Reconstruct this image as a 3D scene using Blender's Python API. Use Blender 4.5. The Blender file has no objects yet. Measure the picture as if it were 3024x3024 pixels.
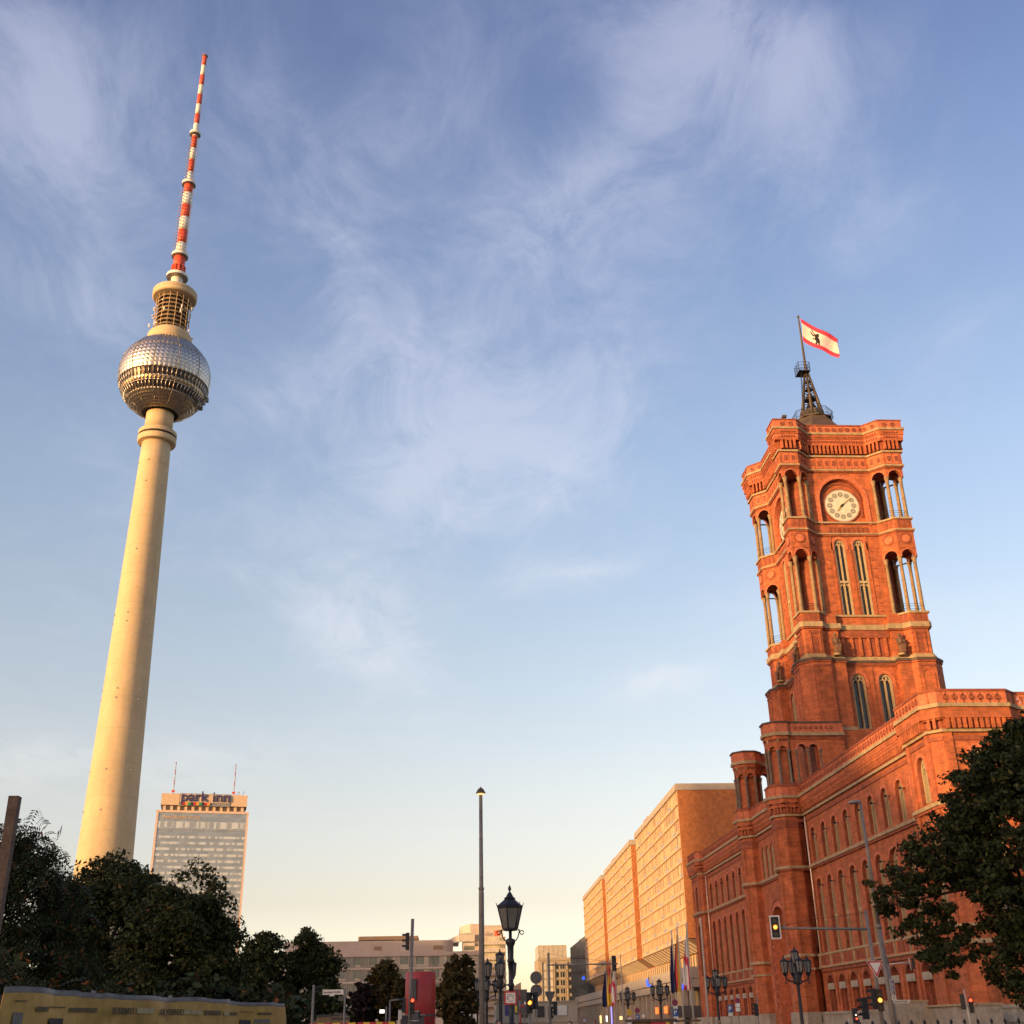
import bpy, bmesh, math, random
import numpy as np
from mathutils import Matrix, Vector
R = math.radians
PI = math.pi
random.seed(7)
C = bpy.context.scene
COL = C.collection

# ------------------------------------------------------------------ camera, sky, sun, exposure
EYE = 1.6
cam = bpy.data.cameras.new('camera'); cam_o = bpy.data.objects.new('camera', cam); COL.objects.link(cam_o)
cam.sensor_width = 36; cam.lens = 36 * 3370 / 3024; cam.clip_start = 0.1; cam.clip_end = 6000
_yaw, _pitch, _roll = R(3.4), R(24.3), R(1.1)
_f = Vector((math.sin(_yaw) * math.cos(_pitch), math.cos(_yaw) * math.cos(_pitch), math.sin(_pitch)))
_r = Vector((math.cos(_yaw), -math.sin(_yaw), 0)); _u = _r.cross(_f)
_c, _s = math.cos(_roll), math.sin(_roll)
_r2 = _r * _c - _u * _s; _u2 = _r * _s + _u * _c
_m = Matrix((( _r2.x, _u2.x, -_f.x, 0), (_r2.y, _u2.y, -_f.y, 0), (_r2.z, _u2.z, -_f.z, EYE), (0, 0, 0, 1)))
cam_o.matrix_world = _m
C.camera = cam_o

SUN_EL = 4.0          # degrees above the horizon
SUN_AZ = 54.0         # degrees to the left of straight behind the viewer
sdir = Vector((-math.sin(R(SUN_AZ)) * math.cos(R(SUN_EL)), -math.cos(R(SUN_AZ)) * math.cos(R(SUN_EL)), math.sin(R(SUN_EL))))
sun = bpy.data.lights.new('sun', 'SUN'); sun.energy = 4.6; sun.angle = R(0.5); sun.color = (1.0, 0.60, 0.24)
sun_o = bpy.data.objects.new('sun', sun); COL.objects.link(sun_o)
sun_o.rotation_euler = (-sdir).to_track_quat('-Z', 'Y').to_euler()

W = bpy.data.worlds.new('World'); C.world = W; W.use_nodes = True
nt = W.node_tree; nt.nodes.clear()
def N(t, **k):
    n = nt.nodes.new(t)
    for a, v in k.items(): setattr(n, a, v)
    return n
def LK(a, b): nt.links.new(a, b)
sky = N('ShaderNodeTexSky', sky_type='NISHITA', sun_disc=False)
sky.sun_elevation = R(SUN_EL + 3); sky.sun_rotation = math.atan2(sdir.x, sdir.y)
sky.air_density = 1.0; sky.dust_density = 1.2; sky.ozone_density = 2.0
tc = N('ShaderNodeTexCoord'); sep = N('ShaderNodeSeparateXYZ'); LK(tc.outputs['Generated'], sep.inputs[0])
def mth(op, a, b=None, clamp=False):
    n = N('ShaderNodeMath', operation=op); n.use_clamp = clamp
    for i, v in enumerate((a, b)):
        if v is None: continue
        if isinstance(v, (int, float)): n.inputs[i].default_value = v
        else: LK(v, n.inputs[i])
    return n.outputs[0]
# tint of the air by height above the horizon
tint = N('ShaderNodeValToRGB'); LK(sep.outputs['Z'], tint.inputs[0])
SKYRAMP = [(0.023, (2.5, 2.15, 2.5)), (0.095, (2.08, 1.43, 1.32)), (0.18, (2.4, 1.6, 1.33)), (0.289, (2.4, 1.7, 1.44)), (0.439, (2.2, 1.72, 1.6)), (0.595, (1.7, 1.45, 1.56)), (0.722, (1.2, 1.1, 1.40))]
e = tint.color_ramp.elements
for i, (p, c) in enumerate(SKYRAMP):
    el = e[i] if i < 2 else e.new(p)
    el.position = p; el.color = (*c, 1)
mul = N('ShaderNodeMixRGB', blend_type='MULTIPLY'); mul.inputs[0].default_value = 1
LK(sky.outputs[0], mul.inputs[1]); LK(tint.outputs[0], mul.inputs[2])
# thin high cloud: direction projected on a flat layer, stretched noise
zc = mth('MAXIMUM', mth('ADD', sep.outputs['Z'], 0.12), 0.05)
px = mth('DIVIDE', sep.outputs['X'], zc); py = mth('DIVIDE', sep.outputs['Y'], zc)
cmb = N('ShaderNodeCombineXYZ'); LK(px, cmb.inputs[0]); LK(py, cmb.inputs[1])
mp = N('ShaderNodeMapping'); mp.inputs['Rotation'].default_value = (0, 0, R(28)); mp.inputs['Scale'].default_value = (0.9, 0.6, 1); mp.inputs['Location'].default_value = (3.1, 1.7, 0.4)
LK(cmb.outputs[0], mp.inputs[0])
n1 = N('ShaderNodeTexNoise'); n1.inputs['Scale'].default_value = 1.5; n1.inputs['Detail'].default_value = 8; n1.inputs['Roughness'].default_value = 0.56; n1.inputs['Distortion'].default_value = 0.25
LK(mp.outputs[0], n1.inputs['Vector'])
n2 = N('ShaderNodeTexNoise'); n2.inputs['Scale'].default_value = 0.75; n2.inputs['Detail'].default_value = 3
LK(mp.outputs[0], n2.inputs['Vector'])
mp3 = N('ShaderNodeMapping'); mp3.inputs['Rotation'].default_value = (0, 0, R(28)); mp3.inputs['Scale'].default_value = (4.2, 2.9, 1); LK(cmb.outputs[0], mp3.inputs[0])
n3 = N('ShaderNodeTexNoise'); n3.inputs['Scale'].default_value = 1.6; n3.inputs['Detail'].default_value = 11; n3.inputs['Roughness'].default_value = 0.68; n3.inputs['Distortion'].default_value = 0.55
LK(mp3.outputs[0], n3.inputs['Vector'])
cl = mth('ADD', mth('ADD', mth('MULTIPLY', n1.outputs[0], 0.62), mth('MULTIPLY', n2.outputs[0], 0.5)), mth('MULTIPLY', n3.outputs[0], 0.30))
# broad cloud patches: middle direction, two spread axes, weight
PATCHES = [
    ((0.023, 0.904, 0.427), (5.898, -1.346, 2.456), (5.757, 5.022, -11.091), 0.45),
    ((0.341, 0.827, 0.447), (7.619, -4.406, 2.257), (7.617, 5.570, -16.307), 0.40),
    ((0.427, 0.751, 0.503), (11.151, -6.541, 0.194), (7.353, 10.861, -22.684), 0.45),
    ((0.279, 0.715, 0.641), (10.077, -6.570, 2.871), (7.949, 6.237, -10.526), 0.45),
    ((-0.296, 0.933, 0.203), (4.553, 1.441, -0.072), (0.083, 7.217, -33.709), 0.50),
    ((0.271, 0.908, 0.321), (10.713, -3.564, 0.870), (4.654, 9.123, -30.211), 0.35),
    ((-0.167, 0.857, 0.488), (10.365, -0.498, 4.316), (9.096, 14.343, -22.314), 0.35),
    ((-0.041, 0.735, 0.677), (8.906, -4.700, 5.568), (12.166, 9.581, -9.784), 0.45),
    ((0.138, 0.868, 0.477), (9.294, -3.861, 4.229), (9.150, 6.282, -14.250), 0.40),
    ((-0.304, 0.691, 0.655), (8.259, 1.745, 1.942), (-1.146, 8.053, -9.103), 0.95),
    ((-0.292, 0.788, 0.541), (10.724, 5.019, -1.612), (-9.017, 11.276, -21.499), 0.55),
    ((-0.108, 0.782, 0.614), (17.242, -3.013, 6.718), (2.574, 4.266, -5.025), 0.50),
    ((0.123, 0.750, 0.650), (5.492, -3.124, 2.522), (9.987, 7.442, -10.590), 0.75),
    ((0.222, 0.662, 0.716), (7.537, 0.057, -2.434), (-3.859, 16.106, -13.823), 0.85),
    ((0.059, 0.838, 0.543), (4.372, -1.641, 2.011), (4.911, 4.162, -7.032), 0.55),
    ((-0.072, 0.946, 0.315), (8.808, 2.876, -6.791), (-11.699, 3.607, -13.803), 0.90),
    ((0.111, 0.925, 0.363), (12.353, -2.323, 1.962), (9.898, 15.962, -44.288), 0.70),
    ((0.183, 0.945, 0.271), (17.811, -4.132, 2.071), (7.418, 11.946, -47.463), 0.60),
    ((-0.014, 0.881, 0.472), (7.050, 1.576, -2.807), (-6.027, 6.057, -11.620), 0.50),
    ((0.421, 0.860, 0.290), (11.565, -6.710, 2.916), (4.797, 3.437, -17.404), 0.45),
    ((-0.231, 0.893, 0.386), (8.594, 2.463, -0.657), (-2.149, 4.981, -12.983), 0.30),
    ((0.344, 0.738, 0.580), (8.701, -3.691, -0.524), (4.661, 10.272, -15.982), 0.30),
]
def dotv(v):
    n = N('ShaderNodeVectorMath', operation='DOT_PRODUCT'); LK(tc.outputs['Generated'], n.inputs[0]); n.inputs[1].default_value = v; return n.outputs['Value']
bias = None
for d0, e1, e2, wgt in PATCHES:
    q = mth('ADD', mth('POWER', mth('ABSOLUTE', mth('SUBTRACT', dotv(e1), sum(p * q for p, q in zip(e1, d0)))), 2), mth('POWER', mth('ABSOLUTE', mth('SUBTRACT', dotv(e2), sum(p * q for p, q in zip(e2, d0)))), 2))
    g = mth('MULTIPLY', mth('POWER', 2.718, mth('MULTIPLY', q, -1.2)), mth('MULTIPLY', mth('GREATER_THAN', dotv(d0), 0), wgt))
    bias = g if bias is None else mth('ADD', bias, g)
bias = mth('MINIMUM', bias, 1.1)
fib = mth('MULTIPLY', mth('SUBTRACT', n3.outputs[0], 0.30), 2.5, True)          # fibrous detail, 0 to 1
tex = mth('ADD', mth('MULTIPLY', fib, 0.75), mth('MULTIPLY', mth('SUBTRACT', n1.outputs[0], 0.35), 1.5))
cl = mth('ADD', mth('MULTIPLY', mth('MULTIPLY', bias, 0.9), mth('ADD', tex, 0.18)), mth('MULTIPLY', mth('MULTIPLY', fib, mth('SUBTRACT', n2.outputs[0], 0.30)), 1.1))
cr = N('ShaderNodeValToRGB'); LK(cl, cr.inputs[0])
cr.color_ramp.interpolation = 'EASE'
cr.color_ramp.elements[0].position = 0.04; cr.color_ramp.elements[0].color = (0, 0, 0, 1)
cr.color_ramp.elements[1].position = 0.98; cr.color_ramp.elements[1].color = (1, 1, 1, 1)
cf = mth('ADD', mth('MULTIPLY', cr.outputs[0], 0.47), 0.09)
cloudcol = N('ShaderNodeValToRGB'); LK(sep.outputs['Z'], cloudcol.inputs[0])
CLOUDRAMP = [(0.0, (4.6, 4.1, 3.3)), (0.25, (4.2, 4.3, 4.5)), (0.5, (3.4, 3.55, 4.3)), (0.9, (2.8, 2.85, 3.75))]
e = cloudcol.color_ramp.elements
for i, (p, c) in enumerate(CLOUDRAMP):
    el = e[i] if i < 2 else e.new(p)
    el.position = p; el.color = (*[v / 10 for v in c], 1)
ccm = N('ShaderNodeMixRGB', blend_type='MULTIPLY'); ccm.inputs[0].default_value = 1; LK(cloudcol.outputs[0], ccm.inputs[1]); ccm.inputs[2].default_value = (10, 10, 10, 1)
mixc = N('ShaderNodeMixRGB'); LK(cf, mixc.inputs[0]); LK(mul.outputs[0], mixc.inputs[1]); LK(ccm.outputs[0], mixc.inputs[2])
bg = N('ShaderNodeBackground'); bg.inputs['Strength'].default_value = 0.15; LK(mixc.outputs[0], bg.inputs[0])
wo = N('ShaderNodeOutputWorld'); LK(bg.outputs[0], wo.inputs[0])
C.view_settings.view_transform = 'Standard'; C.view_settings.look = 'None'; C.view_settings.gamma = 1; C.view_settings.exposure = 0.5
C.render.engine = 'CYCLES'; C.cycles.max_bounces = 6; C.cycles.diffuse_bounces = 3; C.cycles.transparent_max_bounces = 8

# ------------------------------------------------------------------ materials
MATS = {}
def mat(name, col, rough=0.8, metal=0.0, var=0.18, scale=0.6, col2=None, bump=0.0, bscale=8.0, streak=0.0, emit=None, spec=0.5, coord='Object', sscale=1.0):
    m = bpy.data.materials.new(name); m.use_nodes = True; MATS[name] = m
    t = m.node_tree; b = t.nodes['Principled BSDF']
    b.inputs['Roughness'].default_value = rough; b.inputs['Metallic'].default_value = metal; b.inputs['Specular IOR Level'].default_value = spec
    b.inputs['Base Color'].default_value = (*col, 1)
    tcn = t.nodes.new('ShaderNodeTexCoord')
    if var > 0:
        no = t.nodes.new('ShaderNodeTexNoise'); no.inputs['Scale'].default_value = scale; no.inputs['Detail'].default_value = 7; no.inputs['Roughness'].default_value = 0.65
        t.links.new(tcn.outputs[coord], no.inputs['Vector'])
        mx = t.nodes.new('ShaderNodeMixRGB')
        lo = tuple(c * (1 - var * 1.3) for c in col) if col2 is None else col2
        hi = tuple(min(1, c * (1 + var)) for c in col)
        mx.inputs[1].default_value = (*lo, 1); mx.inputs[2].default_value = (*hi, 1)
        rr = t.nodes.new('ShaderNodeMapRange'); rr.inputs['From Min'].default_value = 0.3; rr.inputs['From Max'].default_value = 0.7
        t.links.new(no.outputs[0], rr.inputs[0]); t.links.new(rr.outputs[0], mx.inputs[0])
        nf = t.nodes.new('ShaderNodeTexNoise'); nf.inputs['Scale'].default_value = scale * 7; nf.inputs['Detail'].default_value = 4; t.links.new(tcn.outputs[coord], nf.inputs['Vector'])
        rf = t.nodes.new('ShaderNodeMapRange'); rf.inputs['From Min'].default_value = .3; rf.inputs['From Max'].default_value = .7; rf.inputs['To Min'].default_value = 1 - var * .8; rf.inputs['To Max'].default_value = 1 + var * .5; t.links.new(nf.outputs[0], rf.inputs[0])
        mf = t.nodes.new('ShaderNodeVectorMath'); mf.operation = 'SCALE'; t.links.new(mx.outputs[0], mf.inputs[0]); t.links.new(rf.outputs[0], mf.inputs['Scale'])
        out = mf.outputs[0]
        if streak > 0:
            mpp = t.nodes.new('ShaderNodeMapping'); mpp.inputs['Scale'].default_value = (2.2 * sscale, 2.2 * sscale, 0.16 * sscale)
            t.links.new(tcn.outputs[coord], mpp.inputs[0])
            ns = t.nodes.new('ShaderNodeTexNoise'); ns.inputs['Scale'].default_value = 1.0; ns.inputs['Detail'].default_value = 6; ns.inputs['Roughness'].default_value = 0.7
            t.links.new(mpp.outputs[0], ns.inputs['Vector'])
            r2 = t.nodes.new('ShaderNodeMapRange'); r2.inputs['From Min'].default_value = 0.42; r2.inputs['From Max'].default_value = 0.72; r2.inputs['To Min'].default_value = 0; r2.inputs['To Max'].default_value = streak
            t.links.new(ns.outputs[0], r2.inputs[0])
            m2 = t.nodes.new('ShaderNodeMixRGB'); m2.blend_type = 'MIX'; t.links.new(r2.outputs[0], m2.inputs[0]); t.links.new(out, m2.inputs[1])
            m2.inputs[2].default_value = (*[c * 0.45 for c in col], 1); out = m2.outputs[0]
        t.links.new(out, b.inputs['Base Color'])
    if bump > 0:
        nb = t.nodes.new('ShaderNodeTexNoise'); nb.inputs['Scale'].default_value = bscale; nb.inputs['Detail'].default_value = 5
        t.links.new(tcn.outputs[coord], nb.inputs['Vector'])
        bp = t.nodes.new('ShaderNodeBump'); bp.inputs['Strength'].default_value = bump; bp.inputs['Distance'].default_value = 0.05
        t.links.new(nb.outputs[0], bp.inputs['Height']); t.links.new(bp.outputs[0], b.inputs['Normal'])
    if emit:
        b.inputs['Emission Color'].default_value = (*emit[0], 1); b.inputs['Emission Strength'].default_value = emit[1]
    return m
def blocks(m, sx, sy, sz, amt):
    """slight change of tone from brick course to brick course"""
    t = m.node_tree; b = t.nodes['Principled BSDF']; src = b.inputs['Base Color'].links[0].from_socket
    tcn = t.nodes.new('ShaderNodeTexCoord'); mp_ = t.nodes.new('ShaderNodeMapping'); mp_.inputs['Scale'].default_value = (1 / sx, 1 / sy, 1 / sz); mp_.inputs['Location'].default_value = (.37, .41, .13); t.links.new(tcn.outputs['Object'], mp_.inputs[0])
    fl = t.nodes.new('ShaderNodeVectorMath'); fl.operation = 'FLOOR'; t.links.new(mp_.outputs[0], fl.inputs[0]); wn = t.nodes.new('ShaderNodeTexWhiteNoise'); t.links.new(fl.outputs[0], wn.inputs['Vector'])
    mr = t.nodes.new('ShaderNodeMapRange'); mr.inputs['To Min'].default_value = 1 - amt; mr.inputs['To Max'].default_value = 1 + amt * .7; t.links.new(wn.outputs[0], mr.inputs[0])
    sc = t.nodes.new('ShaderNodeVectorMath'); sc.operation = 'SCALE'; t.links.new(src, sc.inputs[0]); t.links.new(mr.outputs[0], sc.inputs['Scale']); t.links.new(sc.outputs[0], b.inputs['Base Color'])
def cells(m, sx, sy, sz, lo, hi, thr=0.5):
    """irregular light and dark cells (panels, blinds) in a grid of the given cell sizes, mixed into the base colour"""
    t = m.node_tree; b = t.nodes['Principled BSDF']
    tcn = t.nodes.new('ShaderNodeTexCoord'); mp_ = t.nodes.new('ShaderNodeMapping'); mp_.inputs['Scale'].default_value = (1 / sx, 1 / sy, 1 / sz)
    t.links.new(tcn.outputs['Object'], mp_.inputs[0])
    fl = t.nodes.new('ShaderNodeVectorMath'); fl.operation = 'FLOOR'; t.links.new(mp_.outputs[0], fl.inputs[0])
    wn = t.nodes.new('ShaderNodeTexWhiteNoise'); t.links.new(fl.outputs[0], wn.inputs['Vector'])
    mr = t.nodes.new('ShaderNodeMapRange'); mr.inputs['From Min'].default_value = thr - 0.25; mr.inputs['From Max'].default_value = thr + 0.25
    t.links.new(wn.outputs[0], mr.inputs[0])
    mx = t.nodes.new('ShaderNodeMixRGB'); t.links.new(mr.outputs[0], mx.inputs[0]); mx.inputs[1].default_value = (*lo, 1); mx.inputs[2].default_value = (*hi, 1)
    t.links.new(mx.outputs[0], b.inputs['Base Color'])
    return m
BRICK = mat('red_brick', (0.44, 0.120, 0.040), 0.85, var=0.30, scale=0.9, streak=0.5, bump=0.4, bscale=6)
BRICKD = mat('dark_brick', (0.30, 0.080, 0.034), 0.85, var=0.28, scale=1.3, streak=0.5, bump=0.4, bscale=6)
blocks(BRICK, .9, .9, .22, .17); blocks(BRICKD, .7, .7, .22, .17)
TERRA = mat('terracotta', (0.52, 0.15, 0.065), 0.8, var=0.3, scale=2.5, bump=0.6, bscale=4)
STONE = mat('sandstone', (0.40, 0.29, 0.155), 0.85, var=0.25, scale=1.2, streak=0.55, bump=0.3)
STONEP = mat('pale_stone', (0.42, 0.32, 0.18), 0.85, var=0.15, scale=1.5, streak=0.25)
PLINTH = mat('plinth_stone', (0.36, 0.31, 0.23), 0.9, var=0.25, scale=0.8, streak=0.5)
GLASSD = mat('dark_window_glass', (0.03, 0.035, 0.04), 0.12, var=0.3, scale=1.5, spec=0.6)
BLACK = mat('dark_opening', (0.012, 0.011, 0.010), 0.9, var=0)
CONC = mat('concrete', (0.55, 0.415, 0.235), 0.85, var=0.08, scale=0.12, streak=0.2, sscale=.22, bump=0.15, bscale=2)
STEEL = mat('stainless_steel', (0.55, 0.49, 0.42), 0.38, metal=1.0, var=0.12, scale=0.4)
JOINT = mat('pour_joint', (0.46, 0.355, 0.215), 0.9, var=0.15)
COLST = mat('column_stone', (0.30, 0.20, 0.105), 0.85, var=0.3, scale=1.5, streak=0.4)
BRONZE = mat('dark_bronze', (0.10, 0.075, 0.05), 0.6, metal=0.3, var=0.3)
STONED = mat('weathered_dark_stone', (0.17, 0.13, 0.09), 0.9, var=0.35, scale=3)
STEELD = mat('steel_frame', (0.30, 0.27, 0.23), 0.5, metal=0.5, var=0.2)
SPHGLASS = mat('tinted_glass', (0.06, 0.045, 0.03), 0.08, metal=0.0, var=0.2, spec=0.9)
RED = mat('signal_red_paint', (0.62, 0.085, 0.035), 0.55, var=0.1, scale=0.3)
WHITEP = mat('white_paint', (0.72, 0.68, 0.58), 0.55, var=0.08, scale=0.3)
DARKROOF = mat('weathered_roof_metal', (0.085, 0.058, 0.038), 0.7, var=0.3, scale=0.6)
IRON = mat('dark_iron', (0.022, 0.022, 0.026), 0.5, metal=0.3, var=0.25, scale=3)
LAMPGLASS = mat('milky_lamp_glass', (0.30, 0.29, 0.26), 0.35, var=0.15, scale=5)
LAMPGLASS2 = mat('dusty_lantern_glass', (0.22, 0.22, 0.19), 0.3, var=0.25, scale=6)
for _g, _f in ((LAMPGLASS, .5), (LAMPGLASS2, .35)):
    _t = _g.node_tree; _b = _t.nodes['Principled BSDF']; _tl = _t.nodes.new('ShaderNodeBsdfTranslucent'); _tl.inputs[0].default_value = (.6, .58, .5, 1)
    _mx = _t.nodes.new('ShaderNodeMixShader'); _mx.inputs[0].default_value = _f; _t.links.new(_b.outputs[0], _mx.inputs[1]); _t.links.new(_tl.outputs[0], _mx.inputs[2]); _t.links.new(_mx.outputs[0], _t.nodes['Material Output'].inputs[0])
GREYPOLE = mat('galvanised_pole', (0.19, 0.17, 0.145), 0.55, metal=0.1, var=0.2, scale=2)
POLEWHITE = mat('pale_flagpole', (0.62, 0.57, 0.48), 0.4, var=0.1)
SIGBLACK = mat('black_signal_housing', (0.012, 0.012, 0.013), 0.6, var=0)
AMBER = mat('amber_lamp', (1, 0.4, 0.02), 0.4, var=0, emit=((1, 0.27, 0.01), 1.6))
AMBERCORE = mat('amber_lamp_core', (1, 0.7, 0.2), 0.4, var=0, emit=((1, 0.50, 0.08), 3.2))
REDLAMP = mat('red_lamp', (1, 0.05, 0.02), 0.4, var=0, emit=((1, 0.06, 0.02), 3.0))
LENS = mat('dark_lens', (0.03, 0.025, 0.02), 0.25, var=0)
SIGNWHITE = mat('white_sign', (0.66, 0.63, 0.56), 0.5, var=0.1, scale=3)
SIGNRED = mat('red_sign', (0.42, 0.02, 0.025), 0.5, var=0.05)
SIGNBLUE = mat('blue_sign', (0.015, 0.09, 0.30), 0.5, var=0.05)
SIGNGREY = mat('grey_sign_back', (0.085, 0.08, 0.075), 0.6, var=0.15)
INK = mat('black_lettering', (0.02, 0.02, 0.02), 0.7, var=0)
NAVY = mat('navy_lettering', (0.035, 0.03, 0.11), 0.6, var=0)
YELLOW = mat('yellow_paint', (0.62, 0.42, 0.03), 0.6, var=0.1)
GREEN = mat('green_panel', (0.03, 0.25, 0.12), 0.5, var=0)
ORANGE = mat('orange_panel', (0.8, 0.30, 0.04), 0.5, var=0)
ORANGELIT = mat('orange_lit_sign', (0.9, 0.22, 0.05), 0.5, var=0, emit=((1, 0.2, 0.03), 0.9))
BLUELIT = mat('blue_neon', (0.02, 0.08, 0.9), 0.4, var=0, emit=((0.02, 0.08, 1.0), 1.6))
VIOLETLIT = mat('violet_neon', (0.3, 0.25, 0.9), 0.4, var=0, emit=((0.32, 0.25, 1.0), 1.2))
WHITELIT = mat('white_lit', (0.9, 0.9, 0.9), 0.4, var=0, emit=((1, 0.93, 0.82), 1.2))
WARMLIT = mat('warm_lit', (0.9, 0.8, 0.5), 0.4, var=0, emit=((1, 0.62, 0.22), 0.9))
WOODOLD = mat('weathered_wood', (0.13, 0.085, 0.055), 0.85, var=0.35, scale=6, streak=0.6)
WOODL = mat('light_plywood', (0.35, 0.2, 0.09), 0.8, var=0.25, scale=2)
BARK = mat('bark', (0.05, 0.038, 0.028), 0.95, var=0.35, scale=4, bump=0.8, bscale=10)

# ------------------------------------------------------------------ mesh helpers
class MB:
    def __init__(self): self.v = []; self.f = []; self.m = []; self.mats = []; self.smooth = []
    def mi(self, m):
        if m not in self.mats: self.mats.append(m)
        return self.mats.index(m)
    def poly(self, pts, m, sm=False):
        i = len(self.v); self.v += [tuple(p) for p in pts]; self.f.append(tuple(range(i, i + len(pts)))); self.m.append(self.mi(m)); self.smooth.append(sm)
    def box(self, x0, x1, y0, y1, z0, z1, m):
        i = len(self.v); k = self.mi(m)
        self.v += [(x0, y0, z0), (x1, y0, z0), (x1, y1, z0), (x0, y1, z0), (x0, y0, z1), (x1, y0, z1), (x1, y1, z1), (x0, y1, z1)]
        for q in ((0, 3, 2, 1), (4, 5, 6, 7), (0, 1, 5, 4), (1, 2, 6, 5), (2, 3, 7, 6), (3, 0, 4, 7)):
            self.f.append(tuple(i + j for j in q)); self.m.append(k); self.smooth.append(False)
    def hexa(self, P, m):
        """box from eight points: four at the bottom, four at the top"""
        i = len(self.v); k = self.mi(m); self.v += [tuple(p) for p in P]
        for q in ((0, 3, 2, 1), (4, 5, 6, 7), (0, 1, 5, 4), (1, 2, 6, 5), (2, 3, 7, 6), (3, 0, 4, 7)):
            self.f.append(tuple(i + j for j in q)); self.m.append(k); self.smooth.append(False)
    def prism(self, xy, z0, z1, m, top=True, bottom=True):
        n = len(xy); i = len(self.v); k = self.mi(m)
        self.v += [(x, y, z0) for x, y in xy] + [(x, y, z1) for x, y in xy]
        for j in range(n):
            q = (j + 1) % n; self.f.append((i + j, i + q, i + n + q, i + n + j)); self.m.append(k); self.smooth.append(False)
        if top: self.f.append(tuple(i + n + j for j in range(n))); self.m.append(k); self.smooth.append(False)
        if bottom: self.f.append(tuple(i + j for j in reversed(range(n)))); self.m.append(k); self.smooth.append(False)
    def lathe(self, prof, n, m, c=(0, 0, 0), sm=True, a0=0.0, caps=True):
        """prof: list of (radius, z) or (radius, z, material)"""
        i = len(self.v)
        for p in prof:
            for j in range(n):
                a = a0 + 2 * PI * j / n
                self.v.append((c[0] + p[0] * math.cos(a), c[1] + p[0] * math.sin(a), c[2] + p[1]))
        for r in range(len(prof) - 1):
            mm = prof[r][2] if len(prof[r]) > 2 else m; k = self.mi(mm)
            for j in range(n):
                q = (j + 1) % n
                self.f.append((i + r * n + j, i + r * n + q, i + (r + 1) * n + q, i + (r + 1) * n + j)); self.m.append(k); self.smooth.append(sm)
        if caps:
            k = self.mi(m)
            self.f.append(tuple(i + j for j in reversed(range(n)))); self.m.append(k); self.smooth.append(False)
            b = i + (len(prof) - 1) * n; self.f.append(tuple(b + j for j in range(n))); self.m.append(k); self.smooth.append(False)
    def tube(self, p0, p1, r0, r1, m, n=8, sm=True, caps=True):
        p0 = Vector(p0); p1 = Vector(p1); d = p1 - p0
        if d.length < 1e-6: return
        d.normalize(); a = d.orthogonal().normalized(); b = d.cross(a)
        i = len(self.v); k = self.mi(m)
        for p, r in ((p0, r0), (p1, r1)):
            for j in range(n):
                t = 2 * PI * j / n; self.v.append(tuple(p + (a * math.cos(t) + b * math.sin(t)) * r))
        for j in range(n):
            q = (j + 1) % n; self.f.append((i + j, i + q, i + n + q, i + n + j)); self.m.append(k); self.smooth.append(sm)
        if caps:
            self.f.append(tuple(i + j for j in reversed(range(n)))); self.m.append(k); self.smooth.append(False)
            self.f.append(tuple(i + n + j for j in range(n))); self.m.append(k); self.smooth.append(False)
    def path(self, pts, r, m, n=6):
        for a, b in zip(pts[:-1], pts[1:]): self.tube(a, b, r, r, m, n)
    def band(self, xy, d, z0, z1, m, closed=False, din=-0.12):
        """moulding of rectangular section that follows a plan outline; outward is to the left of travel"""
        n = len(xy); off = []
        for i in range(n):
            ns = []
            if closed or i > 0:
                a = Vector(xy[i - 1]); b = Vector(xy[i]); t = (b - a).normalized(); ns.append(Vector((-t.y, t.x)))
            if closed or i < n - 1:
                a = Vector(xy[i]); b = Vector(xy[(i + 1) % n]); t = (b - a).normalized(); ns.append(Vector((-t.y, t.x)))
            if len(ns) == 2:
                s = ns[0] + ns[1]; w = s / max(0.35, s.dot(ns[0]))
            else: w = ns[0]
            off.append(w)
        seg = n if closed else n - 1
        for i in range(seg):
            j = (i + 1) % n
            A = Vector(xy[i]); B = Vector(xy[j])
            a0 = A + off[i] * din; a1 = A + off[i] * d; b0 = B + off[j] * din; b1 = B + off[j] * d
            self.hexa([(a1.x, a1.y, z0), (b1.x, b1.y, z0), (b0.x, b0.y, z0), (a0.x, a0.y, z0), (a1.x, a1.y, z1), (b1.x, b1.y, z1), (b0.x, b0.y, z1), (a0.x, a0.y, z1)], m)
    def dentils(self, xy, step, w, d0, d1, z0, z1, m, closed=False):
        n = len(xy)
        for i in range(n if closed else n - 1):
            A = Vector(xy[i]); B = Vector(xy[(i + 1) % n]); L = (B - A).length
            t = (B - A).normalized(); nn = Vector((-t.y, t.x))
            k = max(1, int(L / step)); s0 = (L - k * step) / 2 + step / 2
            if L < step * 0.7: continue
            for q in range(k):
                c = A + t * (s0 + q * step); p = c - t * w / 2; r = c + t * w / 2
                P = [p + nn * d1, r + nn * d1, r + nn * d0, p + nn * d0]
                self.hexa([(v.x, v.y, z0) for v in P] + [(v.x, v.y, z1) for v in P], m)
    def build(self, name, parent=None, mats=None):
        me = bpy.data.meshes.new(name); me.from_pydata(self.v, [], self.f)
        for m in self.mats: me.materials.append(m)
        me.polygons.foreach_set('material_index', self.m); me.polygons.foreach_set('use_smooth', self.smooth)
        me.update()
        bm = bmesh.new(); bm.from_mesh(me); bmesh.ops.recalc_face_normals(bm, faces=bm.faces); bm.to_mesh(me); bm.free()
        o = bpy.data.objects.new(name, me); COL.objects.link(o)
        if parent is not None: put(o, parent)
        return o
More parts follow.
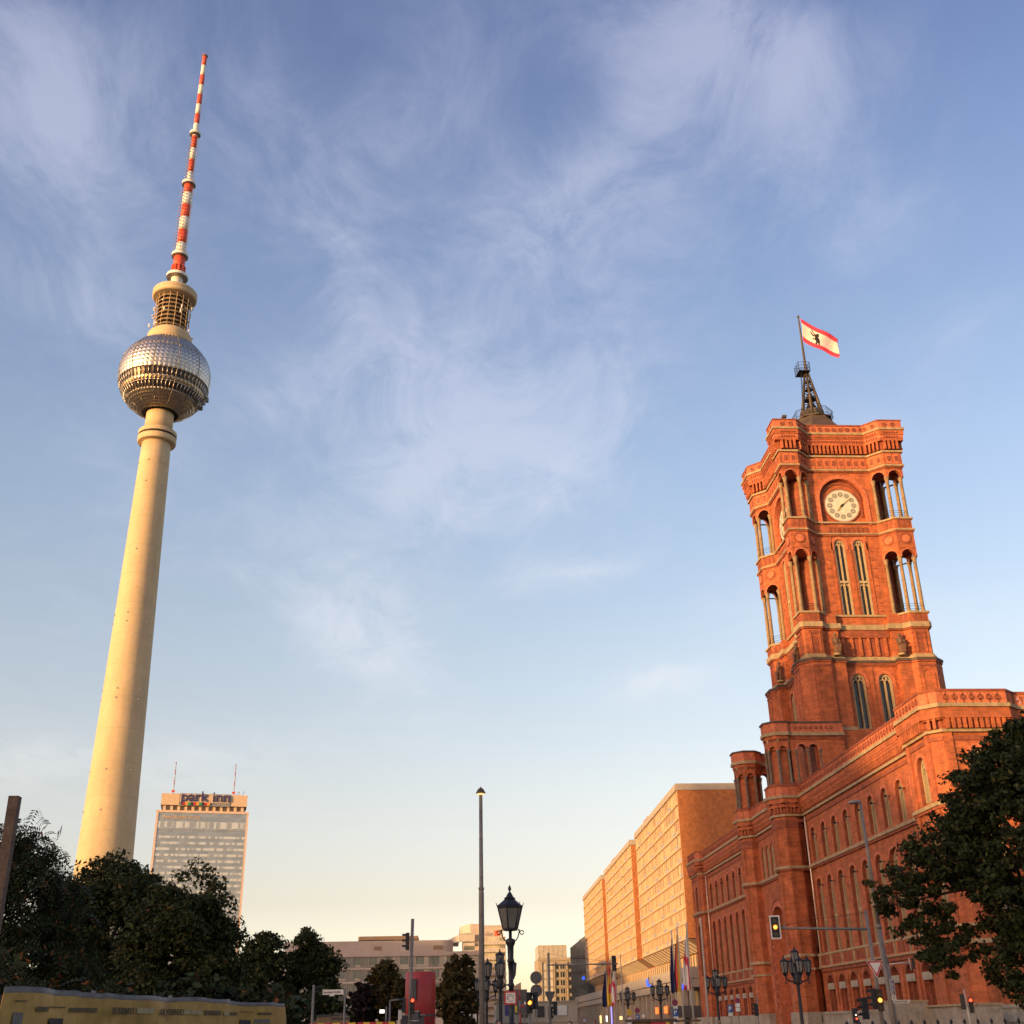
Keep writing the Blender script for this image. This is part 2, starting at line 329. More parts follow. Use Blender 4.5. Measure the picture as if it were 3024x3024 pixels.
def put(o, parent):
    """child whose mesh is written in world coordinates: cancel the parent's place"""
    o.parent = parent
    w = parent
    M = Matrix.Identity(4)
    while w is not None:
        M = (w.matrix_parent_inverse @ Matrix.LocRotScale(w.location, w.rotation_euler, w.scale)) @ M if w.parent else Matrix.LocRotScale(w.location, w.rotation_euler, w.scale) @ M
        w = w.parent
    o.matrix_parent_inverse = M.inverted()
def attach(o, parent):
    """child whose mesh is written in its parent's own coordinates"""
    o.parent = parent; return o
def tag(o, label, cat, group=None, kind=None):
    o['label'] = label; o['category'] = cat
    if group: o['group'] = group
    if kind: o['kind'] = kind
    return o
def thing(name, label, cat, loc=(0, 0, 0), rz=0, group=None):
    o = bpy.data.objects.new(name, None); COL.objects.link(o); o.empty_display_size = 0.3
    o.location = loc; o.rotation_euler = (0, 0, rz)
    return tag(o, label, cat, group)
def structure(o, label=None):
    o['kind'] = 'structure'
    if label: o['label'] = label
    return o
def dup(root, loc, label=None, rz=None, group=None):
    r = root.copy(); COL.objects.link(r); r.location = loc
    if rz is not None: r.rotation_euler = (0, 0, rz)
    if label: r['label'] = label
    if group: r['group'] = group
    for ch in list(root.children):
        c = ch.copy(); COL.objects.link(c); c.parent = r
        for g in ch.children:
            d = g.copy(); COL.objects.link(d); d.parent = c
    return r
def place(src, parent, loc, rz=0.0, name=None):
    """copy of a part (and its sub-parts) under the same thing, given in world coordinates"""
    o = src.copy(); COL.objects.link(o); put(o, parent); o.location = loc; o.rotation_euler = (0, 0, rz)
    for g in src.children:
        d = g.copy(); COL.objects.link(d); d.parent = o
    return o
def text(name, body, size, m, parent, M, depth=0.02, sx=1.0, align='LEFT', bold=0.0):
    cu = bpy.data.curves.new(name, 'FONT'); cu.body = body; cu.size = size; cu.extrude = depth; cu.align_x = align; cu.offset = bold
    cu.resolution_u = 3
    t = bpy.data.objects.new(name, cu); COL.objects.link(t)
    dg = bpy.context.evaluated_depsgraph_get(); me = bpy.data.meshes.new_from_object(t.evaluated_get(dg))
    bpy.data.objects.remove(t); bpy.data.curves.remove(cu)
    me.name = name; me.materials.clear(); me.materials.append(m)
    me.transform(M @ Matrix.Diagonal((sx, 1, 1, 1)))
    o = bpy.data.objects.new(name, me); COL.objects.link(o)
    if parent is not None: put(o, parent)
    return o
def upright(loc, rz=0.0):
    """text plane standing upright; rz=0 faces -Y"""
    return Matrix.Translation(loc) @ Matrix.Rotation(rz, 4, 'Z') @ Matrix.Rotation(PI / 2, 4, 'X')

class Face:
    """wall plane seen from outside: u runs to the right, d is outward"""
    def __init__(self, ox, oy, rz): self.o = (ox, oy); self.c = math.cos(rz); self.s = math.sin(rz); self.rz = rz
    def __call__(self, u, z, d=0.0): return (self.o[0] + self.c * u + self.s * d, self.o[1] + self.s * u - self.c * d, z)
def arc(u, zs, r, n): return [(u - r * math.cos(PI * i / n), zs + r * math.sin(PI * i / n)) for i in range(n + 1)]
def arch_wall(mb, F, u0, u1, z0, z1, ops, m, rm=None, n=10):
    """wall with a row of openings; each op: (u, width, sill, spring, depth, back material or None, arched)"""
    rm = rm or m; cur = u0
    for (u, w, zb, zs, dep, back, arched) in sorted(ops, key=lambda o: o[0]):
        r = w / 2; a = u - r; b = u + r
        if a > cur + 1e-4: mb.poly([F(cur, z0), F(a, z0), F(a, z1), F(cur, z1)], m)
        if zb > z0 + 1e-4: mb.poly([F(a, z0), F(b, z0), F(b, zb), F(a, zb)], m)
        top = arc(u, zs, r, n) if arched else [(a, zs), (b, zs)]
        for p, q in zip(top[:-1], top[1:]):
            mb.poly([F(p[0], p[1]), F(q[0], q[1]), F(q[0], z1), F(p[0], z1)], m)
        out = [(a, zb)] + top + [(b, zb)]
        for p, q in zip(out, out[1:] + out[:1]):
            mb.poly([F(p[0], p[1]), F(q[0], q[1]), F(q[0], q[1], -dep), F(p[0], p[1], -dep)], rm)
        if back is not None: mb.poly([F(p[0], p[1], -dep) for p in out], back)
        cur = b
    if cur < u1 - 1e-4: mb.poly([F(cur, z0), F(u1, z0), F(u1, z1), F(cur, z1)], m)
def arch_ring(mb, F, u, zb, zs, r0, r1, d0, d1, m, n=10):
    """raised moulding round an arched opening, down to zb"""
    P = [(u - r0, zb)] + arc(u, zs, r0, n) + [(u + r0, zb)]
    Q = [(u - r1, zb)] + arc(u, zs, r1, n) + [(u + r1, zb)]
    for i in range(len(P) - 1):
        a, b, c, e = P[i], P[i + 1], Q[i + 1], Q[i]
        mb.poly([F(*a, d1), F(*b, d1), F(*c, d1), F(*e, d1)], m)
        mb.poly([F(*e, d0), F(*e, d1), F(*c, d1), F(*c, d0)], m)
        mb.poly([F(*a, d0), F(*b, d0), F(*b, d1), F(*a, d1)], m)
def fbox(mb, F, u0, u1, z0, z1, d0, d1, m):
    mb.hexa([F(u0, z0, d1), F(u1, z0, d1), F(u1, z0, d0), F(u0, z0, d0), F(u0, z1, d1), F(u1, z1, d1), F(u1, z1, d0), F(u0, z1, d0)], m)
def disc(mb, F, u, z, r, d0, d1, m, n=14, m2=None):
    P = [(u + r * math.cos(2 * PI * i / n), z + r * math.sin(2 * PI * i / n)) for i in range(n)]
    mb.poly([F(*p, d1) for p in P], m2 or m)
    for i in range(n):
        a = P[i]; b = P[(i + 1) % n]; mb.poly([F(*a, d0), F(*b, d0), F(*b, d1), F(*a, d1)], m)
def ring(mb, F, u, z, r0, r1, d0, d1, m, n=20):
    for i in range(n):
        a = 2 * PI * i / n; b = 2 * PI * (i + 1) / n
        p = [(u + r * math.cos(t), z + r * math.sin(t)) for r, t in ((r0, a), (r0, b), (r1, b), (r1, a))]
        mb.poly([F(*q, d1) for q in p], m); mb.poly([F(*p[3], d0), F(*p[2], d0), F(*p[2], d1), F(*p[3], d1)], m); mb.poly([F(*p[0], d0), F(*p[0], d1), F(*p[1], d1), F(*p[1], d0)], m)
# ------------------------------------------------------------------ ground and streets (all below the picture's lower edge)
ASPH = mat('asphalt', (0.05, 0.05, 0.05), 0.9, var=0.25, scale=3)
PAVE = mat('paving', (0.20, 0.19, 0.17), 0.9, var=0.25, scale=2)
GRASSM = mat('lawn_soil', (0.05, 0.07, 0.025), 0.95, var=0.3, scale=1)
MARK = mat('road_marking', (0.7, 0.7, 0.68), 0.7, var=0.1)
mb = MB(); mb.poly([(-2500, -2500, -0.012), (2500, -2500, -0.012), (2500, 2500, -0.012), (-2500, 2500, -0.012)], PAVE); structure(mb.build('ground'))
mb = MB(); mb.poly([(4.5, -60, -0.004), (19, -60, -0.004), (19, 420, -0.004), (4.5, 420, -0.004)], ASPH); structure(mb.build('road'))
mb = MB(); mb.poly([(-400, 26, -0.008), (4.4, 26, -0.008), (4.4, 40, -0.008), (-400, 40, -0.008)], ASPH); structure(mb.build('side_road'))
mb = MB(); mb.box(19.0, 40.2, -20, 215, -0.1, 0.12, PAVE); structure(mb.build('pavement'))
mb = MB(); mb.box(-3, 4.45, 41, 215, -0.1, 0.121, PAVE); structure(mb.build('pavement'))
mb = MB()
for i in range(50): mb.poly([(11.6, 40 + i * 7, 0), (11.75, 40 + i * 7, 0), (11.75, 43 + i * 7, 0), (11.6, 43 + i * 7, 0)], MARK)
structure(mb.build('road_marking'))

# ------------------------------------------------------------------ red brick city hall
HALL = thing('city_hall', 'red brick city hall with tall square clock tower, round arched windows and pale stone bands', 'city hall', (52, 142, 0))
FX = Face(41.0, 0, -PI / 2)        # street front, u = -y
WR = [103.25 + 3.83 * i for i in range(8)]
WL = [153.9 + 3.85 * i for i in range(9)]
T1, T2 = (39.4, 134.1), (39.4, 150.0)
def octo(c, ap, n=8): 
    r = ap / math.cos(PI / 8); return [(c[0] + r * math.cos(PI / 8 + PI / 4 * i), c[1] + r * math.sin(PI / 8 + PI / 4 * i)) for i in range(8)]
def tur_path(c): 
    x, y = c; return [(x + .66, y - 1.6), (x - .66, y - 1.6), (x - 1.6, y - .66), (x - 1.6, y + .66), (x - .66, y + 1.6)]
OUT_R = [(128, 92.5), (47.4, 92.5), (46.3, 91.5), (40.7, 91.5), (39.9, 92.3), (39.9, 97.5), (40.2, 97.9), (41, 97.9), (41, 132.7)]
OUT_M = tur_path(T1) + [(39.4, 135.7), (39.4, 148.4)] + tur_path(T2)[1:] + [(40.1, 151.6)]
OUT_L = [(41, 151.4), (41, 187.4), (40.2, 187.4), (39.9, 187.8), (39.9, 193.6), (40.7, 194.4), (46.3, 194.4), (47.4, 193.4), (128, 193.4)]
OUT = OUT_R + OUT_M + OUT_L
# --- walls
mb = MB()
def storeys(Ys, ya, yb):
    ops = [(-y, 2.1, 2.5, 5.05, 0.9, None, True) for y in Ys]
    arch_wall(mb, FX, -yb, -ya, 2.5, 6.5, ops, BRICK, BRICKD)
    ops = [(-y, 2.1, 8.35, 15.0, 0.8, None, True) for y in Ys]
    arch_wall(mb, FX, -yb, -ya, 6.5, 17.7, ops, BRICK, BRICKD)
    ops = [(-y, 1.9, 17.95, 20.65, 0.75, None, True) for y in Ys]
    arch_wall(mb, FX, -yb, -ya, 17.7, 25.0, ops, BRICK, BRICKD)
    for y in Ys:
        arch_ring(mb, FX, -y, 4.9, 5.05, 1.06, 1.30, -0.02, 0.08, BRICKD)
        arch_ring(mb, FX, -y, 14.3, 15.0, 1.06, 1.32, -0.02, 0.07, TERRA)
        arch_ring(mb, FX, -y, 20.3, 20.65, 0.96, 1.26, -0.02, 0.08, TERRA)
    for a, b in zip(Ys[:-1], Ys[1:]):
        c = -(a + b) / 2
        fbox(mb, FX, c - .28, c + .28, 2.5, 6.0, 0, .16, BRICK)
storeys(WR, 97.9, 133.0)
storeys(WL, 151.0, 187.4)
# corner blocks and the side front
FS = Face(0, 91.5, 0)
arch_wall(mb, FS, 40.7, 46.3, 2.5, 17.7, [(43.5, 2.1, 8.35, 15.0, 0.8, None, True)], BRICK, BRICKD)
arch_wall(mb, FS, 40.7, 46.3, 17.7, 25.0, [(43.5, 1.9, 17.95, 21.0, 0.75, None, True)], BRICK, BRICKD)
FS2 = Face(0, 92.5, 0)
WS = [51.5 + 3.83 * i for i in range(19)]
arch_wall(mb, FS2, 47.4, 128, 2.5, 6.5, [(x, 2.1, 2.5, 5.05, 0.9, BLACK, True) for x in WS], BRICK, BRICKD)
arch_wall(mb, FS2, 47.4, 128, 6.5, 17.7, [(x, 2.1, 8.35, 15.0, 0.8, GLASSD, True) for x in WS], BRICK, BRICKD)
arch_wall(mb, FS2, 47.4, 128, 17.7, 25.0, [(x, 1.9, 17.95, 20.65, 0.75, GLASSD, True) for x in WS], BRICK, BRICKD)
FR = Face(39.9, 0, -PI / 2)
arch_wall(mb, FR, -97.5, -92.3, 2.5, 17.7, [(-94.9, 2.1, 8.35, 15.0, 0.8, None, True)], BRICK, BRICKD)
arch_wall(mb, FR, -97.5, -92.3, 17.7, 25.0, [(-94.9, 1.9, 17.95, 20.9, 0.75, None, True)], BRICK, BRICKD)
arch_wall(mb, FR, -193.6, -187.8, 2.5, 17.7, [(-190.7, 1.7, 8.35, 15.0, 0.8, None, True)], BRICK, BRICKD)
arch_wall(mb, FR, -193.6, -187.8, 17.7, 25.0, [(-190.7, 1.5, 17.95, 20.9, 0.75, None, True)], BRICK, BRICKD)
for (a, b) in (((47.4, 92.5), (46.3, 91.5)), ((40.7, 91.5), (39.9, 92.3)), ((39.9, 97.5), (40.2, 97.9)), ((40.2, 97.9), (41, 97.9)), ((41, 187.4), (40.2, 187.4)), ((40.2, 187.4), (39.9, 187.8)), ((39.9, 193.6), (40.7, 194.4)), ((40.7, 194.4), (128, 194.4))):
    mb.poly([(*a, 2.5), (*b, 2.5), (*b, 25), (*a, 25)], BRICK)
# pilaster strips at the corner blocks, blind niche by the corner block
for y in (92.75, 97.0, 188.2, 193.1): fbox(mb, FR, -y - .35, -y + .35, 2.5, 23.2, 0, .14, BRICK)
for x in (41.1, 45.9): fbox(mb, FS, x - .35, x + .35, 2.5, 23.2, 0, .14, BRICK)
arch_ring(mb, FR, 94.9 * -1, 20.5, 20.9, 0.96, 1.28, -0.02, 0.08, TERRA); arch_ring(mb, FS, 43.5, 20.5, 21.0, 0.96, 1.28, -0.02, 0.08, TERRA)
arch_ring(mb, FX, -99.9, 18.6, 21.0, 0.42, 0.62, -0.02, 0.07, TERRA); fbox(mb, FX, -100.3, -99.5, 18.6, 21.0, 0, .03, BRICKD)
mb.box(42, 127, 93.5, 193.0, 0, 24.9, BRICKD)
for u in (-99.9, -186.2): arch_ring(mb, FX, u, 9.0, 15.0, 0.42, 0.6, -0.02, 0.06, TERRA)
mb.build('wall', HALL)
# --- mouldings of the street fronts
mb = MB()
for P in (OUT,):
    mb.band(P, .34, 17.42, 17.72, STONE); mb.band(P, .22, 17.2, 17.42, BRICKD)
    mb.band(P, .10, 22.55, 22.9, BRICKD); mb.band(P, .30, 23.2, 23.44, STONE)
    mb.band(P, .20, 23.44, 24.05, BRICKD); mb.dentils(P, .42, .2, .15, .40, 23.62, 24.2, BRICK)
    mb.band(P, .42, 24.2, 24.5, BRICK); mb.dentils(P, .28, .13, .4, .52, 24.5, 24.68, TERRA); mb.band(P, .56, 24.68, 25.2, BRICK)
    mb.band(P, .74, 25.2, 25.52, STONE)
# open corbel arcade at the projecting corner blocks
for P in ([(47.4, 92.5), (46.3, 91.5), (40.7, 91.5), (39.9, 92.3), (39.9, 97.5), (40.2, 97.9)], [(39.9, 187.8), (39.9, 193.6), (40.7, 194.4)]):
    mb.band(P, .06, 23.46, 24.9, BRICKD); mb.dentils(P, .48, .26, .04, .58, 23.46, 24.3, BRICK); mb.band(P, .62, 24.3, 25.0, BRICK)
mb.build('cornice', HALL)
OUTP = [(59.2, 92.5)] + OUT[1:]
mb = MB(); NC = 12
for F, sg in ((Face(47.6, 92.5 - .46, 0), 1), (Face(47.6, 92.5 - .20, 0), 1)):
    for i in range(NC):
        u = .5 + i * .95; zc = 26.03
        for j in range(16):
            a0 = 2 * PI * j / 16; a1 = 2 * PI * (j + 1) / 16
            def sq(t):
                cx, sy = math.cos(t), math.sin(t); k = min(.475 / max(1e-6, abs(cx)), .52 / max(1e-6, abs(sy))); return F(u + cx * k, zc + sy * k)
            mb.poly([F(u + .29 * math.cos(a0), zc + .29 * math.sin(a0)), F(u + .29 * math.cos(a1), zc + .29 * math.sin(a1)), sq(a1), sq(a0)], TERRA)
            if j % 2 == 0: mb.poly([F(u + .15 * math.cos(a0), zc + .15 * math.sin(a0)), F(u + .15 * math.cos(a1), zc + .15 * math.sin(a1)), F(u + .29 * math.cos(a1), zc + .29 * math.sin(a1)), F(u + .29 * math.cos(a0), zc + .29 * math.sin(a0))], TERRA)
        disc(mb, F, u, zc, .15, -.01, 0, TERRA, 12)
mb.band([(128, 92.5), (59.0, 92.5)], .46, 25.52, 26.55, TERRA, din=.20)
mb.band(OUT[1:], .46, 25.52, 26.55, TERRA, din=.20); mb.band(OUT, .54, 26.55, 26.75, BRICKD, din=.12)
mb.dentils(OUT[1:], .74, .10, .44, .52, 25.6, 26.5, BRICK)
for P in (OUT_R, OUT_L):
    for a, b in zip(P[:-1], P[1:]):
        A = Vector(a); B = Vector(b); L = (B - A).length
        if L < 3 or L > 60: continue
        t = (B - A) / L; nn = Vector((-t.y, t.x)); rz = math.atan2(-t.y, -t.x) 
        F = Face(B.x, B.y, rz); k = int(L / .74)
        for q in range(k): ring(mb, F, (L - k * .74) / 2 + .37 + q * .74, 26.05, .12, .27, .45, .52, BRICKD, 10)
mb.build('parapet', HALL)
mb = MB()
P = [(41, 98.2), (41, 132.4)]; P2 = [(41, 151.8), (41, 187.2)]
for q, Ys in ((P, WR), (P2, WL)):
    mb = MB(); mb.band(q, .26, 6.5, 6.86, BRICKD); mb.band(q, .46, 6.86, 7.03, STONE); mb.band(q, .30, 7.03, 8.12, TERRA); mb.band(q, .46, 8.12, 8.34, STONE)
    for y in [Ys[0] - 1.9] + [v + 1.92 for v in Ys]: fbox(mb, FX, -y - .14, -y + .14, 7.03, 8.12, .28, .44, STONE)
    for y in [v for v in Ys]:
        for dy in (-1.2, -.6, 0, .6, 1.2): fbox(mb, FX, -y + dy - .2, -y + dy + .2, 7.15, 8.0, .28, .35, BRICKD)
    mb.build('balcony', HALL)
mb = MB(); mb.band([(46.3, 91.5), (40.7, 91.5), (39.9, 92.3), (39.9, 97.5)], .3, 6.5, 6.86, BRICKD); mb.band([(46.3, 91.5), (40.7, 91.5), (39.9, 92.3), (39.9, 97.5)], .5, 6.86, 7.2, STONE); mb.band([(46.3, 91.5), (40.7, 91.5), (39.9, 92.3), (39.9, 97.5)], .4, 8.12, 8.34, STONE)
mb.build('balcony', HALL)
mb = MB()
mb.band(OUT_R[1:], .7, 0, 2.5, PLINTH, din=-.3); mb.band(OUT_R[1:], .85, 1.3, 1.48, PLINTH); mb.band(OUT_R[1:], .82, 2.28, 2.52, PLINTH)
mb.build('plinth', HALL); mb = MB(); mb.band(OUT_L[:-1], .7, 0, 2.5, PLINTH, din=-.3); mb.build('plinth', HALL)
mb = MB(); mb.box(34.6, 37.4, 95.2, 98.0, 0, 2.85, PLINTH); mb.box(34.5, 37.5, 95.1, 98.1, 2.85, 3.0, STONE)
mb.box(37.4, 39.1, 86, 95.2, 0, 2.45, PLINTH); mb.box(37.2, 39.2, 85.9, 95.3, 2.45, 2.6, STONE)
mb.build('stone_ramp', HALL)
# --- portal bay between the turrets
mb = MB()
FP = Face(39.4, 0, -PI / 2)
arch_wall(mb, FP, -148.4, -135.7, 0, 16.9, [(-142.05, 6.4, 0.2, 11.0, 1.5, None, True)], BRICK, TERRA, 18)
arch_wall(mb, FP, -148.4, -135.7, 16.9, 25.0, [(-142.05 + d, 1.5, 17.9, 20.8, .6, None, True) for d in (-4.2, -2.1, 0, 2.1, 4.2)], BRICK, BRICKD)
arch_ring(mb, FP, -142.05, 2.5, 11.0, 3.25, 3.75, -.02, .16, TERRA, 18); arch_ring(mb, FP, -142.05, 2.5, 11.0, 3.95, 4.2, -.02, .1, BRICKD, 18)
for d in (-5.2, 5.2):
    for zz in (3, 5.2, 9, 11.2): fbox(mb, FP, -142.05 + d - .5, -142.05 + d + .5, zz, zz + 1.6, 0, .1, TERRA)
for zz in range(3, 13):
    for s in (-1, 1):
        fbox(mb, FP, -142.05 + s * 3.5 - .2, -142.05 + s * 3.5 + .2, zz + .1, zz + .8, .16, .24, BRICKD)
mb.poly([(40.88, 138.7, 0), (40.88, 145.4, 0), (40.88, 145.4, 14.6), (40.88, 138.7, 14.6)], BRICKD)
mb.build('portal', HALL)
mb = MB(); fbox(mb, FP, -144.2, -139.9, 0.0, 5.5, -1.42, -1.3, WOODOLD); arch_wall(mb, FP, -145.2, -138.9, 5.5, 14.0, [(-142.05, 4.2, 6.0, 10.4, .1, GLASSD, True)], TERRA) if False else None
for d in (-2.0, -.05, 1.9): fbox(mb, FP, -142.05 + d - .08, -142.05 + d + .1, 0, 5.5, -1.3, -1.2, BRICKD)
mb.build('door', HALL)
def turret(c):
    m = MB(); 
    m.prism(octo(c, 1.85), 0, 2.55, PLINTH)
    m.prism(octo(c, 1.6), 2.55, 27.0, BRICK)
    cl = [q for q in reversed(octo(c, 1.6))]
    for z0, z1, d, mm in ((6.75, 6.98, .22, STONE), (8.1, 8.42, .3, STONE), (17.42, 17.72, .36, STONE), (17.2, 17.42, .2, BRICKD), (21.9, 22.5, .1, BRICKD), (24.3, 25.2, .18, BRICKD), (25.2, 25.52, .36, STONE), (25.52, 26.6, .18, TERRA), (26.6, 26.95, .3, BRICKD)):
        m.band(cl, d, z0, z1, mm, closed=True)
    m.dentils(cl, .4, .2, .1, .3, 24.0, 24.9, BRICK, closed=True)
    for i in range(8):
        a = Vector(cl[i]); b = Vector(cl[(i + 1) % 8]); t = (b - a).normalized(); F = Face(b.x, b.y, math.atan2(-t.y, -t.x)); L = (b - a).length
        for z0, z1 in ((9.0, 17.0), (18.1, 21.8)):
            fbox(m, F, .05, .16, z0, z1, 0, .07, BRICK); fbox(m, F, L - .16, L - .05, z0, z1, 0, .07, BRICK); 
    # upper stage: blind arcade
    m.prism(octo(c, 1.22), 26.9, 31.9, BRICK)
    for i in range(8):
        a = Vector(cl[i]); b = Vector(cl[(i + 1) % 8]); t = (b - a).normalized(); F = Face(b.x, b.y, math.atan2(-t.y, -t.x)); L = (b - a).length
        arch_wall(m, F, 0, L, 30.9, 32.0, [(L / 2, L - .5, 30.9, 30.95, .34, None, True)], BRICK, BRICKD, 8)
        fbox(m, F, .0, .22, 31.9, 32.5, 0, .06, STONE)
    m.prism(octo(c, 1.6), 31.95, 34.1, BRICKD)
    for z0, z1, d, mm in ((32.2, 32.6, .12, BRICK), (32.6, 33.0, .34, STONE), (33.0, 34.1, .2, TERRA), (34.1, 34.3, .34, DARKROOF)):
        m.band(cl, d, z0, z1, mm, closed=True)
    t = m.build('turret', HALL)
    for (x, y) in octo(c, 1.5):
        q = MB(); q.lathe([(.24, 26.9), (.24, 27.15), (.16, 27.25), (.15, 30.4), (.24, 30.7), (.27, 30.92)], 8, STONED, (x, y, 0)); q.build('column', t)
    return t
turret(T1); turret(T2)
# arcaded screen walls from the turrets to the tower
for yy in (133.3, 150.8):
    mb = MB(); F = Face(0, yy - .5, 0); F2 = Face(0, yy + .5, PI)
    ops = [(41.75, 1.05, 27.0, 31.1, .5, None, True), (43.15, 1.05, 27.0, 31.1, .5, None, True)]
    arch_wall(mb, F, 40.4, 47.0, 25.5, 34.1, ops, BRICK, BRICKD)
    arch_wall(mb, F2, -47.0, -40.4, 25.5, 34.1, [(-o[0],) + o[1:] for o in ops], BRICK, BRICKD)
    for x in (41.75, 43.15): arch_ring(mb, F, x, 30.9, 31.1, .54, .78, -.02, .07, TERRA)
    Pw = [(47.0, yy - .5), (40.6, yy - .5)]
    mb.band(Pw, .12, 32.2, 32.6, BRICKD); mb.band(Pw, .34, 32.6, 33.0, STONE); mb.band(Pw, .2, 33.0, 34.1, TERRA, din=.0); mb.band(Pw, .3, 34.1, 34.3, DARKROOF, din=-1.1)
    for i in range(8): ring(mb, F, 41.2 + .62 * i, 33.55, .10, .22, .2, .27, BRICKD, 10)
    w = mb.build('arcade', HALL)
    for x in (42.45, 43.95, 41.05):
        q = MB(); q.lathe([(.2, 27), (.14, 27.2), (.13, 30.5), (.2, 30.8), (.24, 31.0)], 8, STONED, (x, yy - .42, 0)); q.build('column', w)
# --- windows: one of each size, then copies
def make_window(name, w, h, depth, twin=True, mid=None, oculus=True, glass=GLASSD, fr=STONEP, fw=.20):
    F = Face(0, 0, 0); r = w / 2
    m = MB(); out = [(-r, 0)] + arc(0, h, r, 12) + [(r, 0)]
    m.poly([F(*p, -depth + .01) for p in out], glass)
    for zz in np.arange(.7, h + r, .75): 
        hw = r if zz < h else math.sqrt(max(0.01, r * r - (zz - h) ** 2)); fbox(m, F, -hw, hw, zz - .018, zz + .018, -depth + .01, -depth + .04, IRON)
    o = m.build(name)
    m = MB(); d0, d1 = -depth + .012, -depth + .40
    arch_ring(m, F, 0, 0, h, r - fw, r - .005, d0, d1, fr, 12)
    q = r - fw
    if twin:
        fbox(m, F, -.07, .07, 0, h + .05, d0, d1, fr)
        for s in (-1, 1): arch_ring(m, F, s * (q + .0) / 2, h - .2, h - .15, (q - .16) / 2, (q + .10) / 2, d0, d1 - .04, fr, 8)
        if oculus: ring(m, F, 0, h + q * .52, q * .26, q * .48, d0, d1, fr, 14)
    if mid:
        fbox(m, F, -q, q, mid - .22, mid + .1, d0, d1 + .02, fr)
        for s in (-1, 1): arch_ring(m, F, s * q / 2, mid - .75, mid - .7, (q - .16) / 2, (q + .10) / 2, d0, d1 - .04, fr, 8)
    f = m.build('frame'); f.parent = o
    return o
WIN3 = make_window('window', 1.9, 2.7, .73); WIN2 = make_window('window', 2.1, 6.65, .78, mid=3.6)
def make_gf():
    F = Face(0, 0, 0); m = MB(); out = [(-1.05, 0)] + arc(0, 2.55, 1.05, 12) + [(1.05, 0)]
    m.poly([F(*p, -.88) for p in out], BLACK); fbox(m, F, -.6, .6, 0, 2.1, -.87, -.82, GLASSD)
    o = m.build('window'); m = MB()
    fbox(m, F, -1.04, 1.04, 2.2, 2.82, -.86, .1, PLINTH); fbox(m, F, -1.04, -.62, 0, 2.2, -.86, -.3, BRICKD); fbox(m, F, .62, 1.04, 0, 2.2, -.86, -.3, BRICKD); fbox(m, F, -.05, .05, 0, 2.1, -.82, -.74, WOODOLD)
    f = m.build('frame'); f.parent = o; return o
WIN1 = make_gf()
first = {}
def win(src, x, y, z, rz):
    if src.name not in first:
        first[src.name] = 1; put(src, HALL); src.location = (x, y, z); src.rotation_euler = (0, 0, rz); return src
    return place(src, HALL, (x, y, z), rz)
for y in WR + WL:
    win(WIN3, 41, y, 17.95, -PI / 2); win(WIN2, 41, y, 8.35, -PI / 2); win(WIN1, 41, y, 2.5, -PI / 2)
for y in (94.9, 190.7): win(WIN3, 39.9, y, 18.15, -PI / 2); win(WIN2, 39.9, y, 8.35, -PI / 2)
win(WIN3, 43.5, 91.5, 18.25, 0); win(WIN2, 43.5, 91.5, 8.35, 0)
WINP = make_window('window', 1.5, 2.9, .58)
for d in (-4.2, -2.1, 0, 2.1, 4.2): win(WINP, 39.4, 142.05 + d, 17.9, -PI / 2)
# tie-rod lamps beside the windows, downpipes
mb = MB(); mb.box(-.03, .03, -.55, .02, -.03, .03, IRON); mb.box(-.09, .09, -.62, -.42, -.1, .08, IRON)
BRK = mb.build('wall_lamp'); put(BRK, HALL); BRK.location = (41, WR[0] - 1.5, 20.6); BRK.rotation_euler = (0, 0, -PI / 2)
for y in WR[1:] + WL[3:]: place(BRK, HALL, (41, y - 1.5, 20.6), -PI / 2)
for y in WR[2:]: place(BRK, HALL, (41, y - 1.6, 15.2), -PI / 2)
PIPEGLEAM = mat('sun_gleam_downpipe', (0.80, 0.62, 0.45), 0.35, metal=0.25, var=0.1)  # sun's gleam along the pipe put into a pale base colour
for y in (131.9, 187.1):
    mb = MB(); mb.tube((40.78, y, 8.4), (40.78, y, 23.0), .09, .09, PIPEGLEAM, 8); mb.build('downpipe', HALL)
mb = MB()
for x in (0, .45, .9): mb.box(x, x + .3, 0, .2, .5, .75, POLEWHITE); mb.tube((x + .15, .1, 0), (x + .15, .1, .5), .03, .03, IRON, 6)
fl = mb.build('floodlight'); put(fl, HALL); fl.location = (42.2, 110.4, 26.75)

# ------------------------------------------------------------------ the hall's clock tower
K = 1.0275; CX, CY = 52.2, 142.1
def TZ(z): return (z - 1.6) * K + 1.6
def plan(q):
    """closed outline, clockwise from above, from one corner's points given for +x,-y"""
    pts = []
    for r in range(4):
        for (x, y) in q:
            for _ in range(r): x, y = -y, x
            pts.append((CX + x * K, CY + y * K))
    return list(reversed(pts))
Q_UP = [(4.1, -6.35), (5.7, -7.95), (7.95, -7.95), (7.95, -5.7), (6.35, -4.1)]
Q_MID = [(3.3, -6.5), (3.3, -7.1), (4.9, -7.1), (5.6, -7.9), (7.7, -7.9), (7.9, -7.7), (7.9, -5.6), (7.1, -4.9), (7.1, -3.3), (6.5, -3.3)]
Q_LOW = [(3.3, -7.3), (3.3, -8.3), (4.8, -8.3), (5.3, -8.8), (7.5, -8.8), (8.8, -7.5), (8.8, -5.3), (8.3, -4.8), (8.3, -3.3), (7.3, -3.3)]
UP, MID, LOW = plan(Q_UP), plan(Q_MID), plan(Q_LOW)
def tface(k, h):
    """k-th side of the tower (0 = towards the viewer, 1 = right, 3 = street side), wall at distance h from the axis"""
    a = k * PI / 2; return Face(CX + math.sin(a) * h * K, CY - math.cos(a) * h * K, a)
